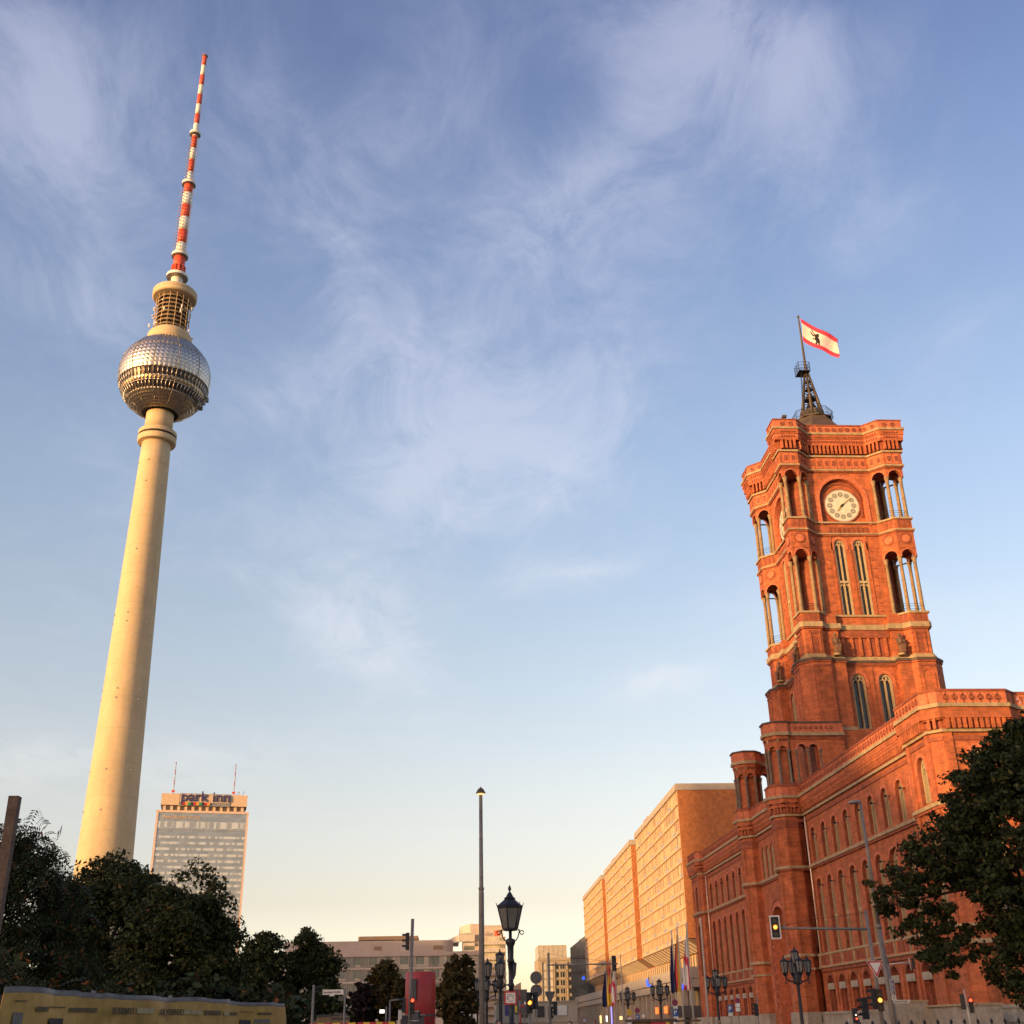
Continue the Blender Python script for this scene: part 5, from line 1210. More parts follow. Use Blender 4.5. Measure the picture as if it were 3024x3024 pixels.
# ------------------------------------------------------------------ street lamps
def lantern(m, mg, c, h=1.0, w=.24, n=6, roof=True, rnd_bottom=True, glass=LAMPGLASS):
    """six sided lantern: bars, panes, bell roof with finial; c is the middle of its foot"""
    x, y, z = c
    if rnd_bottom: m.lathe([(.03, 0), (.10, .05), (w * .72, .2 * h)], n, IRON, c, sm=False)
    else: m.lathe([(w * .5, 0), (w * .62, .04)], n, IRON, c, sm=False)
    zb, zt = (.2 * h if rnd_bottom else .04), .72 * h
    rb, rt = w * .72 if rnd_bottom else w * .58, w
    mg.lathe([(rb * .96, zb), (rt * .96, zt)], n, glass, c, sm=False)
    for i in range(n):
        a = 2 * PI * i / n; m.tube((x + rb * math.cos(a), y + rb * math.sin(a), z + zb), (x + rt * math.cos(a), y + rt * math.sin(a), z + zt), .022, .022, IRON, 5)
    m.lathe([(rt * 1.12, zt), (rt * 1.16, zt + .04), (rt * .75, zt + .10 * h), (rt * .35, zt + .14 * h), (.03, zt + .2 * h), (.05, zt + .24 * h), (.01, zt + .3 * h)], n, IRON, c, sm=False)
def candelabra(label, loc):
    t = thing('candelabra_lamp', label, 'street lamp', loc, .03, 'five armed lamps along the street')
    m = MB(); m.lathe([(.30, 0), (.30, .5), (.2, .7), (.14, 1.0), (.11, 1.2), (.095, 3.4), (.12, 3.6), (.2, 3.95), (.16, 4.1), (.09, 4.3), (.07, 4.55)], 12, IRON)
    o = m.build('post'); o.parent = t
    hs = []
    for i in range(4):
        a = i * PI / 2; ca, sa = math.cos(a), math.sin(a); m = MB()
        pts = [(.08, 3.62), (.3, 3.78), (.52, 3.82), (.66, 3.92), (.70, 4.08)]
        m.path([(r * ca, r * sa, z) for r, z in pts], .045, IRON, 6); m.path([(.7 * ca, .7 * sa, 4.05), (.7 * ca, .7 * sa, 3.72)], .03, IRON, 5); m.lathe([(.02, -.06), (.06, 0), (.02, .06)], 6, IRON, (.7 * ca, .7 * sa, 3.7))
        o = m.build('arm'); o.parent = t; hs.append((.7 * ca, .7 * sa, 4.05))
    hs.append((0, 0, 4.55))
    for h in hs:
        m = MB(); g = MB(); lantern(m, g, h, 1.15, .235); o = m.build('lantern'); o.parent = t; o2 = g.build('pane'); o2.parent = o
    return t
C0 = candelabra('tall five armed lamp before the brick hall, nearest of the right row', (20.7, 72.1, 0))
for p, l in (((21.4, 97.6, 0), 'five armed lamp before the far brick wing beside the pale empty flagpole'), ((20.4, 118.3, 0), 'five armed lamp before the shop podium left of the blue hanging flag'), ((20.5, 140.6, 0), 'farthest five armed lamp of the right row, by the smaller group of flags'),
             ((2.97, 69.9, 0), 'nearest five armed lamp of the left row, just behind the big single lantern'), ((3.05, 97.0, 0), 'second five armed lamp of the left row, half behind the tall mast'), ((2.99, 125, 0), 'third five armed lamp of the left row, before the pale banner'), ((2.95, 150, 0), 'farthest and smallest five armed lamp of the left row by the round tree')): dup(C0, p, l)
# the big single lantern
LX, LY = 1.95, 38.0
L1 = thing('lantern_post', 'large black six sided lantern on a single iron post against the evening sky', 'street lamp', (LX, LY, 0))
def lb(m, n, p=None): o = m.build(n); o.parent = p or L1; return o
m = MB(); m.lathe([(.2, 0), (.2, .6), (.12, .8), (.078, 1.0), (.078, 1.62), (.11, 1.64), (.11, 1.7), (.078, 1.72), (.074, 2.74), (.1, 2.76), (.1, 2.82), (.074, 2.84), (.078, 3.42), (.11, 3.44), (.115, 3.5), (.09, 3.55), (.10, 3.9), (.15, 4.0), (.155, 4.08), (.12, 4.12), (.05, 4.14), (.05, 4.36)], 14, IRON); lb(m, 'post')
for s in (-1, 1):
    m = MB(); pts = [(.1, 4.05), (.17, 4.07), (.24, 4.18), (.29, 4.36)]; m.path([(s * x, 0, z) for x, z in pts], .018, IRON, 6)
    m.path([(s * (.36 + .06 * math.cos(a)), 0, 4.31 + .06 * math.sin(a)) for a in np.arange(0, 6.6, .55)], .016, IRON, 5); m.path([(s * .29, 0, 4.36), (s * .25, 0, 4.40)], .03, IRON, 5); lb(m, 'bracket')
m = MB(); g = MB(); n = 6
m.lathe([(.20, 4.36), (.24, 4.38), (.24, 4.44)], n, IRON, sm=False, a0=.2)
g.lathe([(.225, 4.44), (.385, 5.06)], n, LAMPGLASS2, sm=False, a0=.2)
for i in range(n):
    a = .2 + 2 * PI * i / n; m.tube((.235 * math.cos(a), .235 * math.sin(a), 4.42), (.405 * math.cos(a), .405 * math.sin(a), 5.1), .02, .02, IRON, 5)
    m.tube((.405 * math.cos(a), .405 * math.sin(a), 5.08), (.455 * math.cos(a), .455 * math.sin(a), 5.2), .018, .008, IRON, 5)
m.lathe([(.405, 5.02), (.42, 5.1), (.40, 5.12), (.17, 5.3), (.19, 5.34), (.13, 5.37), (.06, 5.49), (.03, 5.52), (.02, 5.55), (.055, 5.6), (.05, 5.65), (.005, 5.74)], n, IRON, sm=False, a0=.2)
ln = lb(m, 'lantern'); lb(g, 'pane', ln)
t = thing('square_sign', 'small square white notice with red border fixed to the big lantern post', 'sign', (LX - .03, LY - .12, 2.42))
m = MB(); m.box(-.19, .19, -.012, .012, -.19, .19, SIGNRED); lb(m, 'plate', t); m = MB(); m.box(-.145, .145, -.017, -.012, -.145, .145, SIGNWHITE); lb(m, 'panel', t)
m = MB()
for (a, b, c, d) in ((-.10, .06, .085, .10), (-.11, -.03, .04, .052), (.0, .1, .045, .056), (-.1, -.07, -.05, .02), (.06, .075, -.02, .02), (-.06, .08, -.095, -.083)): m.box(a, b, -.019, -.017, c, d, SIGNGREY)
lb(m, 'symbol', t)
# tall mast with mushroom cap
t = thing('light_mast', 'very tall thin grey mast with a small pointed cap lamp lit underneath', 'light mast', (1.16, 42, 0))
m = MB(); m.lathe([(.10, 0), (.092, 5.9), (.075, 6.1), (.062, 9.35)], 12, GREYPOLE); m.lathe([(.1, 6.02), (.1, 6.1)], 12, GREYPOLE); lb(m, 'pole', t)
m = MB(); m.lathe([(.175, 9.36), (.17, 9.40), (.10, 9.52), (.02, 9.58), (.01, 9.61)], 14, DARKROOF); lb(m, 'cap', t)
m = MB(); m.lathe([(.07, 9.30), (.155, 9.355)], 14, WARMLIT, caps=False); lb(m, 'lamp', t)
# curved head street light on the right
SLX, SLY = 14.28, 39.5
t = thing('street_light', 'tall slim grey street light with flat head in front of the brick hall', 'street light', (SLX, SLY, 0))
m = MB(); m.tube((.08, 0, 0), (.0, 0, 4.4), .095, .075, GREYPOLE, 12); m.tube((0, 0, 4.4), (-.04, 0, 8.5), .06, .042, GREYPOLE, 12); m.lathe([(.085, 4.36), (.085, 4.5)], 12, GREYPOLE); lb(m, 'pole', t)
m = MB(); m.lathe([(.02, -.38), (.08, -.3), (.10, -.1), (.05, .05)], 8, STEELD); o = lb(m, 'lamp_head', t); o.rotation_euler = (0, PI / 2 - .1, 0); o.location = (-.1, 0, 8.52); o.scale = (.75, 1.3, 1)
m = MB()
for i, (z, mm) in enumerate(((2.74, NAVY), (2.58, SIGNBLUE), (2.42, NAVY), (2.26, SIGNWHITE))): 
    pass
tt = thing('sign_stack', 'stack of four small plates, three blue and one white, strapped to the street light', 'sign', (SLX + .13, SLY - .1, 2.5))
for i, (z, mm) in enumerate(((.24, NAVY), (.08, SIGNBLUE), (-.08, NAVY), (-.24, SIGNWHITE))):
    m = MB(); m.box(-.075, .075, -.01, .01, z - .07, z + .07, SIGNWHITE); m.box(-.06, .06, -.014, -.01, z - .055, z + .055, mm); 
    for q in range(3): m.box(-.05, .04 - q * .015, -.017, -.014, z + .02 - q * .03, z + .032 - q * .03, SIGNWHITE if mm is not SIGNWHITE else SIGNGREY)
    lb(m, 'plate', tt)
tt = thing('street_name_sign', 'grey street name blade pointing right from the street light', 'street sign', (SLX + .3, SLY - .12, 2.14))
m = MB(); m.box(-.22, .33, -.012, .012, -.05, .05, SIGNWHITE); lb(m, 'plate', tt); x = text('lettering', 'Spandauer Straße', .062, INK, None, upright((-.2, -.016, -.018)), .002, sx=.98); x.parent = tt
# ------------------------------------------------------------------ traffic signals
def head(m, lit=None, board=False, back=False, s=1.0):
    """three lens signal head facing -Y, centred on its middle lens"""
    m.box(-.125 * s, .125 * s, 0, .2 * s, -.43 * s, .43 * s, SIGBLACK)
    if board: 
        for (a, b, c, d) in ((-.23, .23, .43, .50), (-.23, .23, -.50, -.43), (-.23, -.17, -.43, .43), (.17, .23, -.43, .43)): m.box(a * s, b * s, .06, .1, c * s, d * s, SIGNWHITE)
        m.box(-.17 * s, .17 * s, .07, .1, -.43 * s, .43 * s, SIGBLACK)
    for k, z in enumerate((.28, 0, -.28)):
        z *= s; F = Face(0, 0, 0); r = .095 * s
        lm = {('red', 0): REDLAMP, ('amber', 1): AMBER}.get((lit, k), LENS)
        disc(m, F, 0, z, r, 0, .012, lm, 16)
        if lm is not LENS: disc(m, F, 0, z, r * .6, .012, .02, AMBERCORE if lit == 'amber' else lm, 12)
        for i in range(9):
            a = PI * i / 8; b = PI * (i + 1) / 8
            if i < 8: m.poly([F(r * 1.1 * math.cos(a), z + r * 1.1 * math.sin(a), 0), F(r * 1.1 * math.cos(b), z + r * 1.1 * math.sin(b), 0), F(r * 1.1 * math.cos(b), z + r * 1.1 * math.sin(b), .2 * s), F(r * 1.1 * math.cos(a), z + r * 1.1 * math.sin(a), .17 * s)], SIGBLACK)
def head_part(t, loc, rz, name='signal_head', **k):
    m = MB(); head(m, **k); o = m.build(name); o.parent = t; o.location = loc; o.rotation_euler = (0, 0, rz); return o
# right hand signal on its mast arm, with the yield sign and low signal
TX, TY = 19.3, 54.7
t = thing('traffic_signal', 'traffic signal hung on a long mast arm with white framed head glowing amber', 'traffic light', (TX, TY, 0))
m = MB(); m.tube((.05, 0, 0), (-.06, 0, 6.22), .095, .075, GREYPOLE, 12); lb(m, 'pole', t)
m = MB(); m.tube((.05, 0, 5.42), (-4.15, 0, 5.52), .06, .055, GREYPOLE, 10); m.path([(-.06, 0, 6.15), (-2.8, 0, 5.85), (-3.95, 0, 5.62)], .012, IRON, 4); m.box(-3.98, -3.9, -.05, .05, 5.5, 5.68, GREYPOLE); lb(m, 'mast_arm', t)
head_part(t, (-4.38, -.12, 5.56), R(-12), lit='amber', board=True, s=1.02)
head_part(t, (-.02, -.22, 2.42), R(-18), lit='amber', s=1.05); head_part(t, (-.28, .1, 2.48), R(-100), s=1.0)
m = MB(); m.tube((-.1, -.06, 2.9), (0, -.1, 3.1), .03, .03, GREYPOLE, 6); lb(m, 'bracket', t)
tt = thing('yield_sign', 'triangular white yield sign with red border on the signal mast', 'traffic sign', (TX - .0, TY - .16, 3.7))
m = MB(); F = Face(0, 0, 0); 
for P, d0, d1, mm in (([(-.40, .36), (.40, .36), (0, -.36)], -.01, .012, SIGNWHITE), ([(-.375, .345), (.375, .345), (0, -.325)], .012, .015, SIGNRED), ([(-.265, .28), (.265, .28), (0, -.19)], .015, .018, SIGNWHITE)):
    m.poly([F(*p, d1) for p in P], mm); m.poly([F(*p, d0) for p in P], mm)
    for a, b in zip(P, P[1:] + P[:1]): m.poly([F(*a, d0), F(*b, d0), F(*b, d1), F(*a, d1)], mm)
lb(m, 'plate', tt)
# low pedestrian signals by the street light
t = thing('pedestrian_signal', 'low black pedestrian signal with small red lamp by the foot of the street light', 'traffic light', (13.95, 42.0, 0))
m = MB(); m.tube((0, 0, 0), (0, 0, 2.0), .05, .05, GREYPOLE, 8); lb(m, 'pole', t); head_part(t, (-.05, -.15, 1.75), R(20), s=.55); head_part(t, (.3, .1, 1.98), R(-80), s=.8)
m = MB(); F = Face(0, 0, 0); disc(m, F, -.08, 1.66, .03, .26, .28, REDLAMP, 8); disc(m, F, -.09, 1.78, .025, .26, .28, WHITELIT, 8); lb(m, 'lamp', t)
t = thing('bracket_signal', 'dark signal hanging from a thin white bracket below the tree branches', 'traffic light', (15.75, 43.0, 0))
m = MB(); m.path([(-.02, 0, 0), (-.05, 0, 3.4), (-.14, 0, 3.9)], .03, GREYPOLE, 6); m.path([(-.05, 0, 3.42), (.72, 0, 3.47)], .022, POLEWHITE, 6); m.path([(.72, 0, 3.62), (.75, 0, 3.2)], .02, POLEWHITE, 5); lb(m, 'pole', t)
head_part(t, (.86, .0, 3.42), R(160), s=.42)
# centre signal seen from behind with its long arm
t = thing('traffic_signal', 'traffic signal on a long thin mast arm seen from behind before the orange slab', 'traffic light', (6.15, 74.7, 0))
m = MB(); m.lathe([(.085, 0), (.07, 5.72)], 10, GREYPOLE); lb(m, 'pole', t); m = MB(); m.tube((-.1, 0, 5.03), (4.2, -.4, 5.02), .045, .04, GREYPOLE, 8); m.path([(0, 0, 5.68), (1.6, -.15, 5.42), (2.9, -.28, 5.25), (3.8, -.35, 5.1)], .01, IRON, 4); lb(m, 'mast_arm', t)
head_part(t, (3.98, -.2, 5.05), PI, s=1.02); head_part(t, (.25, 0, 2.6), R(-70), s=.85); head_part(t, (.08, .1, 2.35), R(30), s=.8)
tt = thing('yield_sign', 'dark back of a triangular yield sign on the centre signal post', 'traffic sign', (6.17, 74.6, 3.2))
m = MB(); P = [(-.33, .34), (.33, .34), (.06, -.3), (-.06, -.3)]; F = Face(0, 0, 0)
for d in (-.02, .02): m.poly([F(*p, d) for p in P], SIGNGREY)
for a, b in zip(P, P[1:] + P[:1]): m.poly([F(*a, -.02), F(*b, -.02), F(*b, .02), F(*a, .02)], SIGNGREY)
lb(m, 'plate', tt)
# left signals by the red column
t = thing('traffic_signal', 'tall signal post with dark side facing head and glowing red lamp before the red column', 'traffic light', (-1.95, 65.0, 0))
m = MB(); m.tube((-.05, 0, 0), (.05, 0, 7.0), .09, .085, GREYPOLE, 10); lb(m, 'pole', t)
head_part(t, (-.3, 0, 5.87), R(-88), s=1.0); head_part(t, (.12, -.2, 2.72), R(8), lit='red', s=.9); head_part(t, (-.4, .1, 2.75), R(-88), s=.85); head_part(t, (.5, .1, 2.3), R(85), s=.45)
m = MB(); m.path([(.1, -.16, 2.45), (.5, -.16, 2.45)], .02, SIGNWHITE, 4); m.path([(.05, -.16, 2.0), (.48, -.16, 2.0)], .02, SIGNWHITE, 4); m.box(.1, .45, -.15, .0, 2.03, 2.42, SIGNGREY); lb(m, 'bracket', t)
t = thing('traffic_signal', 'black signal glowing amber beside the round sign backs', 'traffic light', (3.62, 54.9, 0))
m = MB(); m.lathe([(.07, 0), (.065, 2.2)], 10, GREYPOLE); lb(m, 'pole', t); head_part(t, (0, -.1, 2.58), R(12), lit='amber', s=1.0); head_part(t, (.2, .1, 2.66), R(-60), s=.8)
t = thing('traffic_signal', 'small dark signal before the brick turret with no lamp lit', 'traffic light', (20.75, 82.5, 0))
m = MB(); m.lathe([(.05, 0), (.045, 3.2)], 8, GREYPOLE); lb(m, 'pole', t); head_part(t, (-.2, 0, 2.4), R(-95), s=.9); head_part(t, (-.08, -.1, 2.35), R(20), s=.8)
t = thing('traffic_signal', 'small signal with one red lamp by the stone block under the tree', 'traffic light', (23.5, 55.2, 0))
m = MB(); m.tube((.06, 0, 0), (-.03, 0, 2.8), .028, .025, POLEWHITE, 8); lb(m, 'pole', t); head_part(t, (.16, -.1, 2.15), R(-15), lit='red', s=.75); head_part(t, (-.12, .1, 2.3), R(150), s=.75)
t = thing('striped_pole', 'thin red and grey pole in front of the dark sign back', 'pole', (2.91, 50, 0))
m = MB()
for i in range(7): m.tube((0, 0, i * .43), (0, 0, i * .43 + .43), .028, .028, SIGNRED if i in (4, 6) else GREYPOLE, 8, caps=True)
lb(m, 'post', t)
t = thing('direction_sign', 'large dark back of a rectangular road sign behind the big lantern post', 'road sign', (3.45, 60, 0))
m = MB(); m.box(-.36, .4, -.02, .02, 2.15, 3.27, SIGNGREY); lb(m, 'plate', t); m = MB(); m.box(-.7, -.3, -.03, .02, 2.1, 2.6, NAVY); m.box(-.2, -.1, -.04, .02, 2.25, 2.55, YELLOW); m.box(.02, .24, -.04, -.02, 2.48, 2.58, SIGNRED); m.box(.24, .34, -.04, -.02, 2.6, 2.72, SIGNWHITE); m.lathe([(.0, 0), (.06, 0)], 10, SIGNWHITE, (.16, -.03, 2.9)); lb(m, 'panel', t)
m = MB(); m.lathe([(.045, 0), (.04, 3.0)], 8, GREYPOLE, (-.1, .08, 0)); m.lathe([(.045, 0), (.04, 3.0)], 8, GREYPOLE, (.25, .08, 0)); lb(m, 'post', t)
def round_sign(name, label, loc, r, m1, rest):
    t = thing(name, label, 'traffic sign', loc); m = MB(); m.lathe([(.035, 0), (.03, rest[0])], 8, GREYPOLE); lb(m, 'post', t)
    for (z, kind) in rest[1]:
        m = MB(); F = Face(0, -.05, 0)
        if kind == 'back': disc(m, F, 0, z, r, 0, .02, SIGNGREY, 24)
        elif kind == 'nostop': disc(m, F, 0, z, r, 0, .02, SIGNRED, 24); disc(m, F, 0, z, r * .8, .02, .024, NAVY, 24); m.hexa([F(-r * .6, z + r * .48, .028), F(-r * .48, z + r * .6, .028), F(-r * .48, z + r * .6, .024), F(-r * .6, z + r * .48, .024), F(r * .48, z - r * .6, .028), F(r * .6, z - r * .48, .028), F(r * .6, z - r * .48, .024), F(r * .48, z - r * .6, .024)], SIGNRED); m.hexa([F(-r * .6, z - r * .48, .032), F(-r * .48, z - r * .6, .032), F(-r * .48, z - r * .6, .029), F(-r * .6, z - r * .48, .029), F(r * .48, z + r * .6, .032), F(r * .6, z + r * .48, .032), F(r * .6, z + r * .48, .029), F(r * .48, z + r * .6, .029)], SIGNRED)
        elif kind == 'noentry': disc(m, F, 0, z, r, 0, .02, SIGNRED, 24); disc(m, F, 0, z, r * .75, .02, .024, SIGNWHITE, 24)
        elif kind == 'white': fbox(m, F, -.17, .17, z - .13, z + .13, 0, .02, SIGNWHITE)
        elif kind == 'blue': fbox(m, F, -.19, .19, z - .26, z + .26, 0, .02, SIGNBLUE)
        elif kind == 'yellow': fbox(m, F, -.2, .2, z - .26, z + .26, 0, .02, YELLOW)
        elif kind == 'pink': fbox(m, F, -.22, .22, z - .2, z + .2, 0, .02, SIGNRED); fbox(m, F, -.18, .18, z - .16, z + .16, .02, .024, SIGNWHITE)
        o = lb(m, 'plate', t)
        if kind == 'blue': x = text('lettering', 'P', .42, SIGNWHITE, None, upright((-.13, -.075, z - .13)), .003, bold=.01); x.parent = o
    return t
round_sign('round_sign', 'dark round sign back on a post with a smaller round one below', (4.3, 60, 0), .29, 0, (4.05, [(3.79, 'back'), (3.2, 'back')]))
round_sign('parking_sign', 'blue parking sign with white plate standing before the brick wing', (21.2, 92.6, 0), .2, 0, (2.9, [(2.58, 'blue'), (2.22, 'white')]))
round_sign('no_stopping_sign', 'red and blue no stopping sign with two white plates before the brick wing', (21.75, 92.4, 0), .19, 0, (3.36, [(3.13, 'nostop'), (2.82, 'white'), (2.52, 'white')]))
round_sign('no_stopping_sign', 'no stopping sign with blue parking plate under it by the hanging gold flag', (17.2, 93.4, 0), .22, 0, (3.4, [(3.1, 'nostop'), (2.72, 'white'), (2.4, 'blue'), (2.02, 'white')]))
round_sign('no_stopping_sign', 'small no stopping sign beside a blue plate next to the smaller flag group', (18.05, 118, 0), .24, 0, (3.2, [(2.85, 'nostop'), (2.25, 'blue'), (1.9, 'white')]))
round_sign('notice_post', 'post with yellow plate and pink framed notices by the smaller flag group', (16.4, 112, 0), .24, 0, (2.9, [(2.65, 'yellow'), (2.1, 'pink'), (1.75, 'white')]))
round_sign('no_entry_sign', 'small round white sign with red rim beside the beige cabin', (13.2, 120, 0), .27, 0, (2.4, [(2.1, 'noentry')]))
# left street name sign
t = thing('street_name_sign', 'white street name blade with black lettering on a post before the dark trees', 'street sign', (-3.12, 37.9, 0))
m = MB(); m.lathe([(.03, 0), (.028, 2.78)], 8, GREYPOLE); lb(m, 'post', t); m = MB(); m.box(-.68, -.05, -.012, .012, 2.6, 2.745, SIGNWHITE); m.box(-.47, -.32, -.012, .012, 2.56, 2.6, SIGNWHITE); lb(m, 'plate', t)
x = text('lettering', 'Spandauer Straße', .085, INK, None, upright((-.655, -.016, 2.645)), .002, sx=.86, bold=.001); x.parent = t
m = MB(); m.box(-.2, .0, .02, .03, 2.42, 2.56, SIGNGREY); lb(m, 'panel', t)
t = thing('thin_post', 'plain thin grey post before the dark trees near the street name sign', 'pole', (-4.28, 39.8, 0)); m = MB(); m.lathe([(.045, 0), (.04, 2.95)], 8, GREYPOLE); lb(m, 'post', t)
t = thing('area_light', 'short grey pole with a small white floodlight before the shrubs', 'street light', (-5.15, 95, 0)); m = MB(); m.lathe([(.07, 0), (.06, 3.2)], 8, GREYPOLE, (.5, 0, 0)); lb(m, 'post', t); m = MB(); m.box(-.0, .35, -.1, .1, 2.75, 3.0, WHITELIT); lb(m, 'lamp', t)
# red advertising column, barrier, brick wall pieces, hoarding, wooden post
t = thing('advertising_column', 'smooth dark red advertising column behind the signal post', 'advertising column', (-1.98, 90, 0))
m = MB(); REDC = mat('dark_red_column', (0.40, 0.028, 0.022), .45, var=.1); m.lathe([(1.1, 0), (1.1, 5.36), (1.06, 5.4)], 40, REDC); lb(m, 'body', t); m = MB(); m.lathe([(1.13, 2.42), (1.13, 2.55)], 40, SIGNGREY, caps=False); lb(m, 'ring', t)
x = text('lettering', 'Go', .26, SIGNGREY, None, upright((.62, -1.0, 2.1), R(32)), .02); x.parent = t
m = MB(); m.box(-.55, -.28, -1.3, -1.05, 3.5, 4.9, SIGNGREY); lb(m, 'panel', t)
for i, (xa, xb, lab) in enumerate(((-4.3, -2.85, 'red and yellow striped barrier board left of the street name post'), (-2.8, -1.62, 'red and yellow striped barrier board by the signal post'))):
    t = thing('barrier_board', lab, 'barrier', ((xa + xb) / 2, 39.8, 0), 0, 'striped barrier boards'); w = (xb - xa) / 2; m = MB(); n = 6
    for k in range(n):
        a = -w + 2 * w * k / n; b = -w + 2 * w * (k + 1) / n
        m.hexa([(a, -.02, 1.55), (b, -.02, 1.55), (b, .02, 1.55), (a, .02, 1.55), (a - .06, -.02, 1.83), (b - .06, -.02, 1.83), (b - .06, .02, 1.83), (a - .06, .02, 1.83)], SIGNRED if k % 2 == 0 else YELLOW)
    lb(m, 'board', t); m = MB()
    for s in (-1, 1): m.box(s * w * .9 - .03, s * w * .9 + .03, .03, .08, 0, 1.7, GREYPOLE)
    lb(m, 'leg', t)
t = thing('brick_kiosk', 'low tan brick wall with dark coping and small peaked cap behind the barriers', 'wall', (-5.6, 60, 0)); m = MB(); m.box(-.85, .9, -.3, .3, 0, 2.22, WOODL); m.box(-.9, .0, -.35, .35, 2.22, 2.3, SIGNGREY); lb(m, 'wall', t); m = MB(); m.hexa([(.05, -.35, 2.1), (.95, -.35, 2.1), (.95, .35, 2.1), (.05, .35, 2.1), (.2, -.2, 2.4), (.75, -.2, 2.35), (.75, .2, 2.35), (.2, .2, 2.4)], WOODOLD); lb(m, 'cap', t)
t = thing('grey_cabinet', 'grey switch cabinet with faint graffiti beside the signal post', 'cabinet', (-1.5, 66, 0)); m = MB(); m.box(-1.0, .25, .5, 1.2, 0, 2.25, SIGNGREY); m.box(-1.05, .3, .45, 1.25, 2.25, 2.32, PLINTH); lb(m, 'body', t)
t = thing('signal_post', 'grey metal frame and pale box standing left of the red column', 'post', (-2.75, 66, 0)); m = MB(); m.path([(-.3, 0, 0), (-.3, 0, 3.0), (.2, 0, 3.05)], .05, GREYPOLE, 6); lb(m, 'post', t); m = MB(); m.box(.15, .33, -.1, .1, 2.1, 2.55, SIGNWHITE); lb(m, 'box', t)
# hoarding with yellow printed tarpaulin
TARP = mat('yellow_tarpaulin', (0.40, 0.24, 0.055), .55, var=.2, scale=1.2); TARPG = mat('grey_tarpaulin_edge', (0.12, 0.11, 0.10), .6, var=.35, scale=4); PRINT = mat('dark_print', (0.085, 0.06, 0.02), .7, var=.3, scale=8); PRINTL = mat('pale_print', (0.32, 0.26, 0.13), .7, var=.2, scale=8)
A = Vector((-4.66, 12.9)); B = Vector((-3.12, 22.9)); HL = (B - A).length; hd = (B - A) / HL; hn = Vector((hd.y, -hd.x))
t = thing('hoarding', 'long site hoarding covered with wrinkled yellow printed tarpaulin below the dark trees', 'hoarding', (A.x, A.y, 0))
def hp(u, z, d=0.0): p = A + hd * u + hn * d; return (p.x, p.y, z)
rr = random.Random(5); NU, NV = 90, 32; V = []; Fc = []; mi = []
def wr(u, v): return .045 * math.sin(u * 3.1 + v * 6.0) * math.sin(u * .9 + 1) + .05 * math.sin(u * 2.1 + v * 1.2) + .035 * math.sin(u * 5.3 - v * 3) * (1 - v * .4) + .03 * math.sin(u * 1.1 + 4 * v)
for j in range(NV + 1):
    for i in range(NU + 1):
        u = HL * i / NU; v = j / NV; zt = 2.07 + .012 * math.sin(u * 1.3) + .007 * math.sin(u * 3.7) - (.02 if 1.9 < u < 2.4 else 0); V.append(hp(u, .15 + (zt - .15) * v, .14 + wr(u, v)))
for j in range(NV):
    for i in range(NU): a = j * (NU + 1) + i; Fc.append((a, a + 1, a + NU + 2, a + NU + 1)); mi.append(1 if j >= NV - 1 else 0)
me = bpy.data.meshes.new('tarpaulin'); me.from_pydata(V, [], Fc); me.materials.append(TARP); me.materials.append(TARPG); me.polygons.foreach_set('material_index', mi); me.polygons.foreach_set('use_smooth', [True] * len(mi)); me.update(); o = bpy.data.objects.new('tarpaulin', me); COL.objects.link(o); put(o, t)
s_ = o.modifiers.new('thick', 'SOLIDIFY'); s_.thickness = .01
m = MB(); 
for k in range(5): u = k * HL / 4; p = hp(u, 0, -.06); m.tube((p[0], p[1], 0), (p[0], p[1], 2.1), .03, .03, GREYPOLE, 6)
m.hexa([hp(0, .1, -.05), hp(HL, .1, -.05), hp(HL, .1, -.02), hp(0, .1, -.02), hp(0, 2.0, -.05), hp(HL, 2.0, -.05), hp(HL, 2.0, -.02), hp(0, 2.0, -.02)], SIGNGREY); m.build('fence_panel', t)
def hprint(u, z, w, h, mm):
    m = MB(); n = 8
    for i in range(n):
        a = u + w * i / n; b = u + w * (i + 1) / n; va = (z - .15) / 1.92
        m.poly([hp(a, z, .158 + wr(a, va)), hp(b, z, .158 + wr(b, va)), hp(b, z + h, .158 + wr(b, va)), hp(a, z + h, .158 + wr(a, va))], mm)
    m.build('printed_block', t)
hang = math.atan2(hd.y, hd.x)
def hword(u, z, s, body):
    d = .172 + max(wr(u + q, (z - .15) / 1.92) for q in np.arange(0, 1.4, .1)); p = hp(u, z, d); x = text('lettering', body, s, PRINT, t, upright(p, hang), .003, sx=1.0 if u < 3 else 1.25, bold=.003)
for u, z, w, h, mm in ((.22, 1.935, .2, .012, PRINT), (.24, 1.66, .16, .17, TARPG), (.6, 1.845, .3, .045, PRINT), (.98, 1.89, .62, .012, PRINT), (.97, 1.68, .58, .10, INK), (1.7, 1.85, .58, .046, PRINT), (3.2, 1.845, .6, .065, PRINTL), (5.12, 1.85, .6, .06, PRINTL), (5.9, 1.85, .65, .06, PRINT), (6.66, 1.845, .45, .06, PRINTL), (7.26, 1.86, .45, .04, PRINT), (7.82, 1.905, .55, .01, PRINT), (7.85, 1.72, .5, .07, INK), (8.5, 1.87, .5, .035, PRINT), (8.45, 1.74, .5, .06, TARPG)): hprint(u, z, w, h, mm)
hword(2.42, 1.835, .10, 'US VERBINDET'); hword(4.0, 1.835, .105, 'US VERBINDET')
m = MB(); p = hp(9.4, 0, .12); m.tube((p[0], p[1], .1), (p[0], p[1], 2.06), .025, .025, WOODOLD, 6); m.build('batten', t)
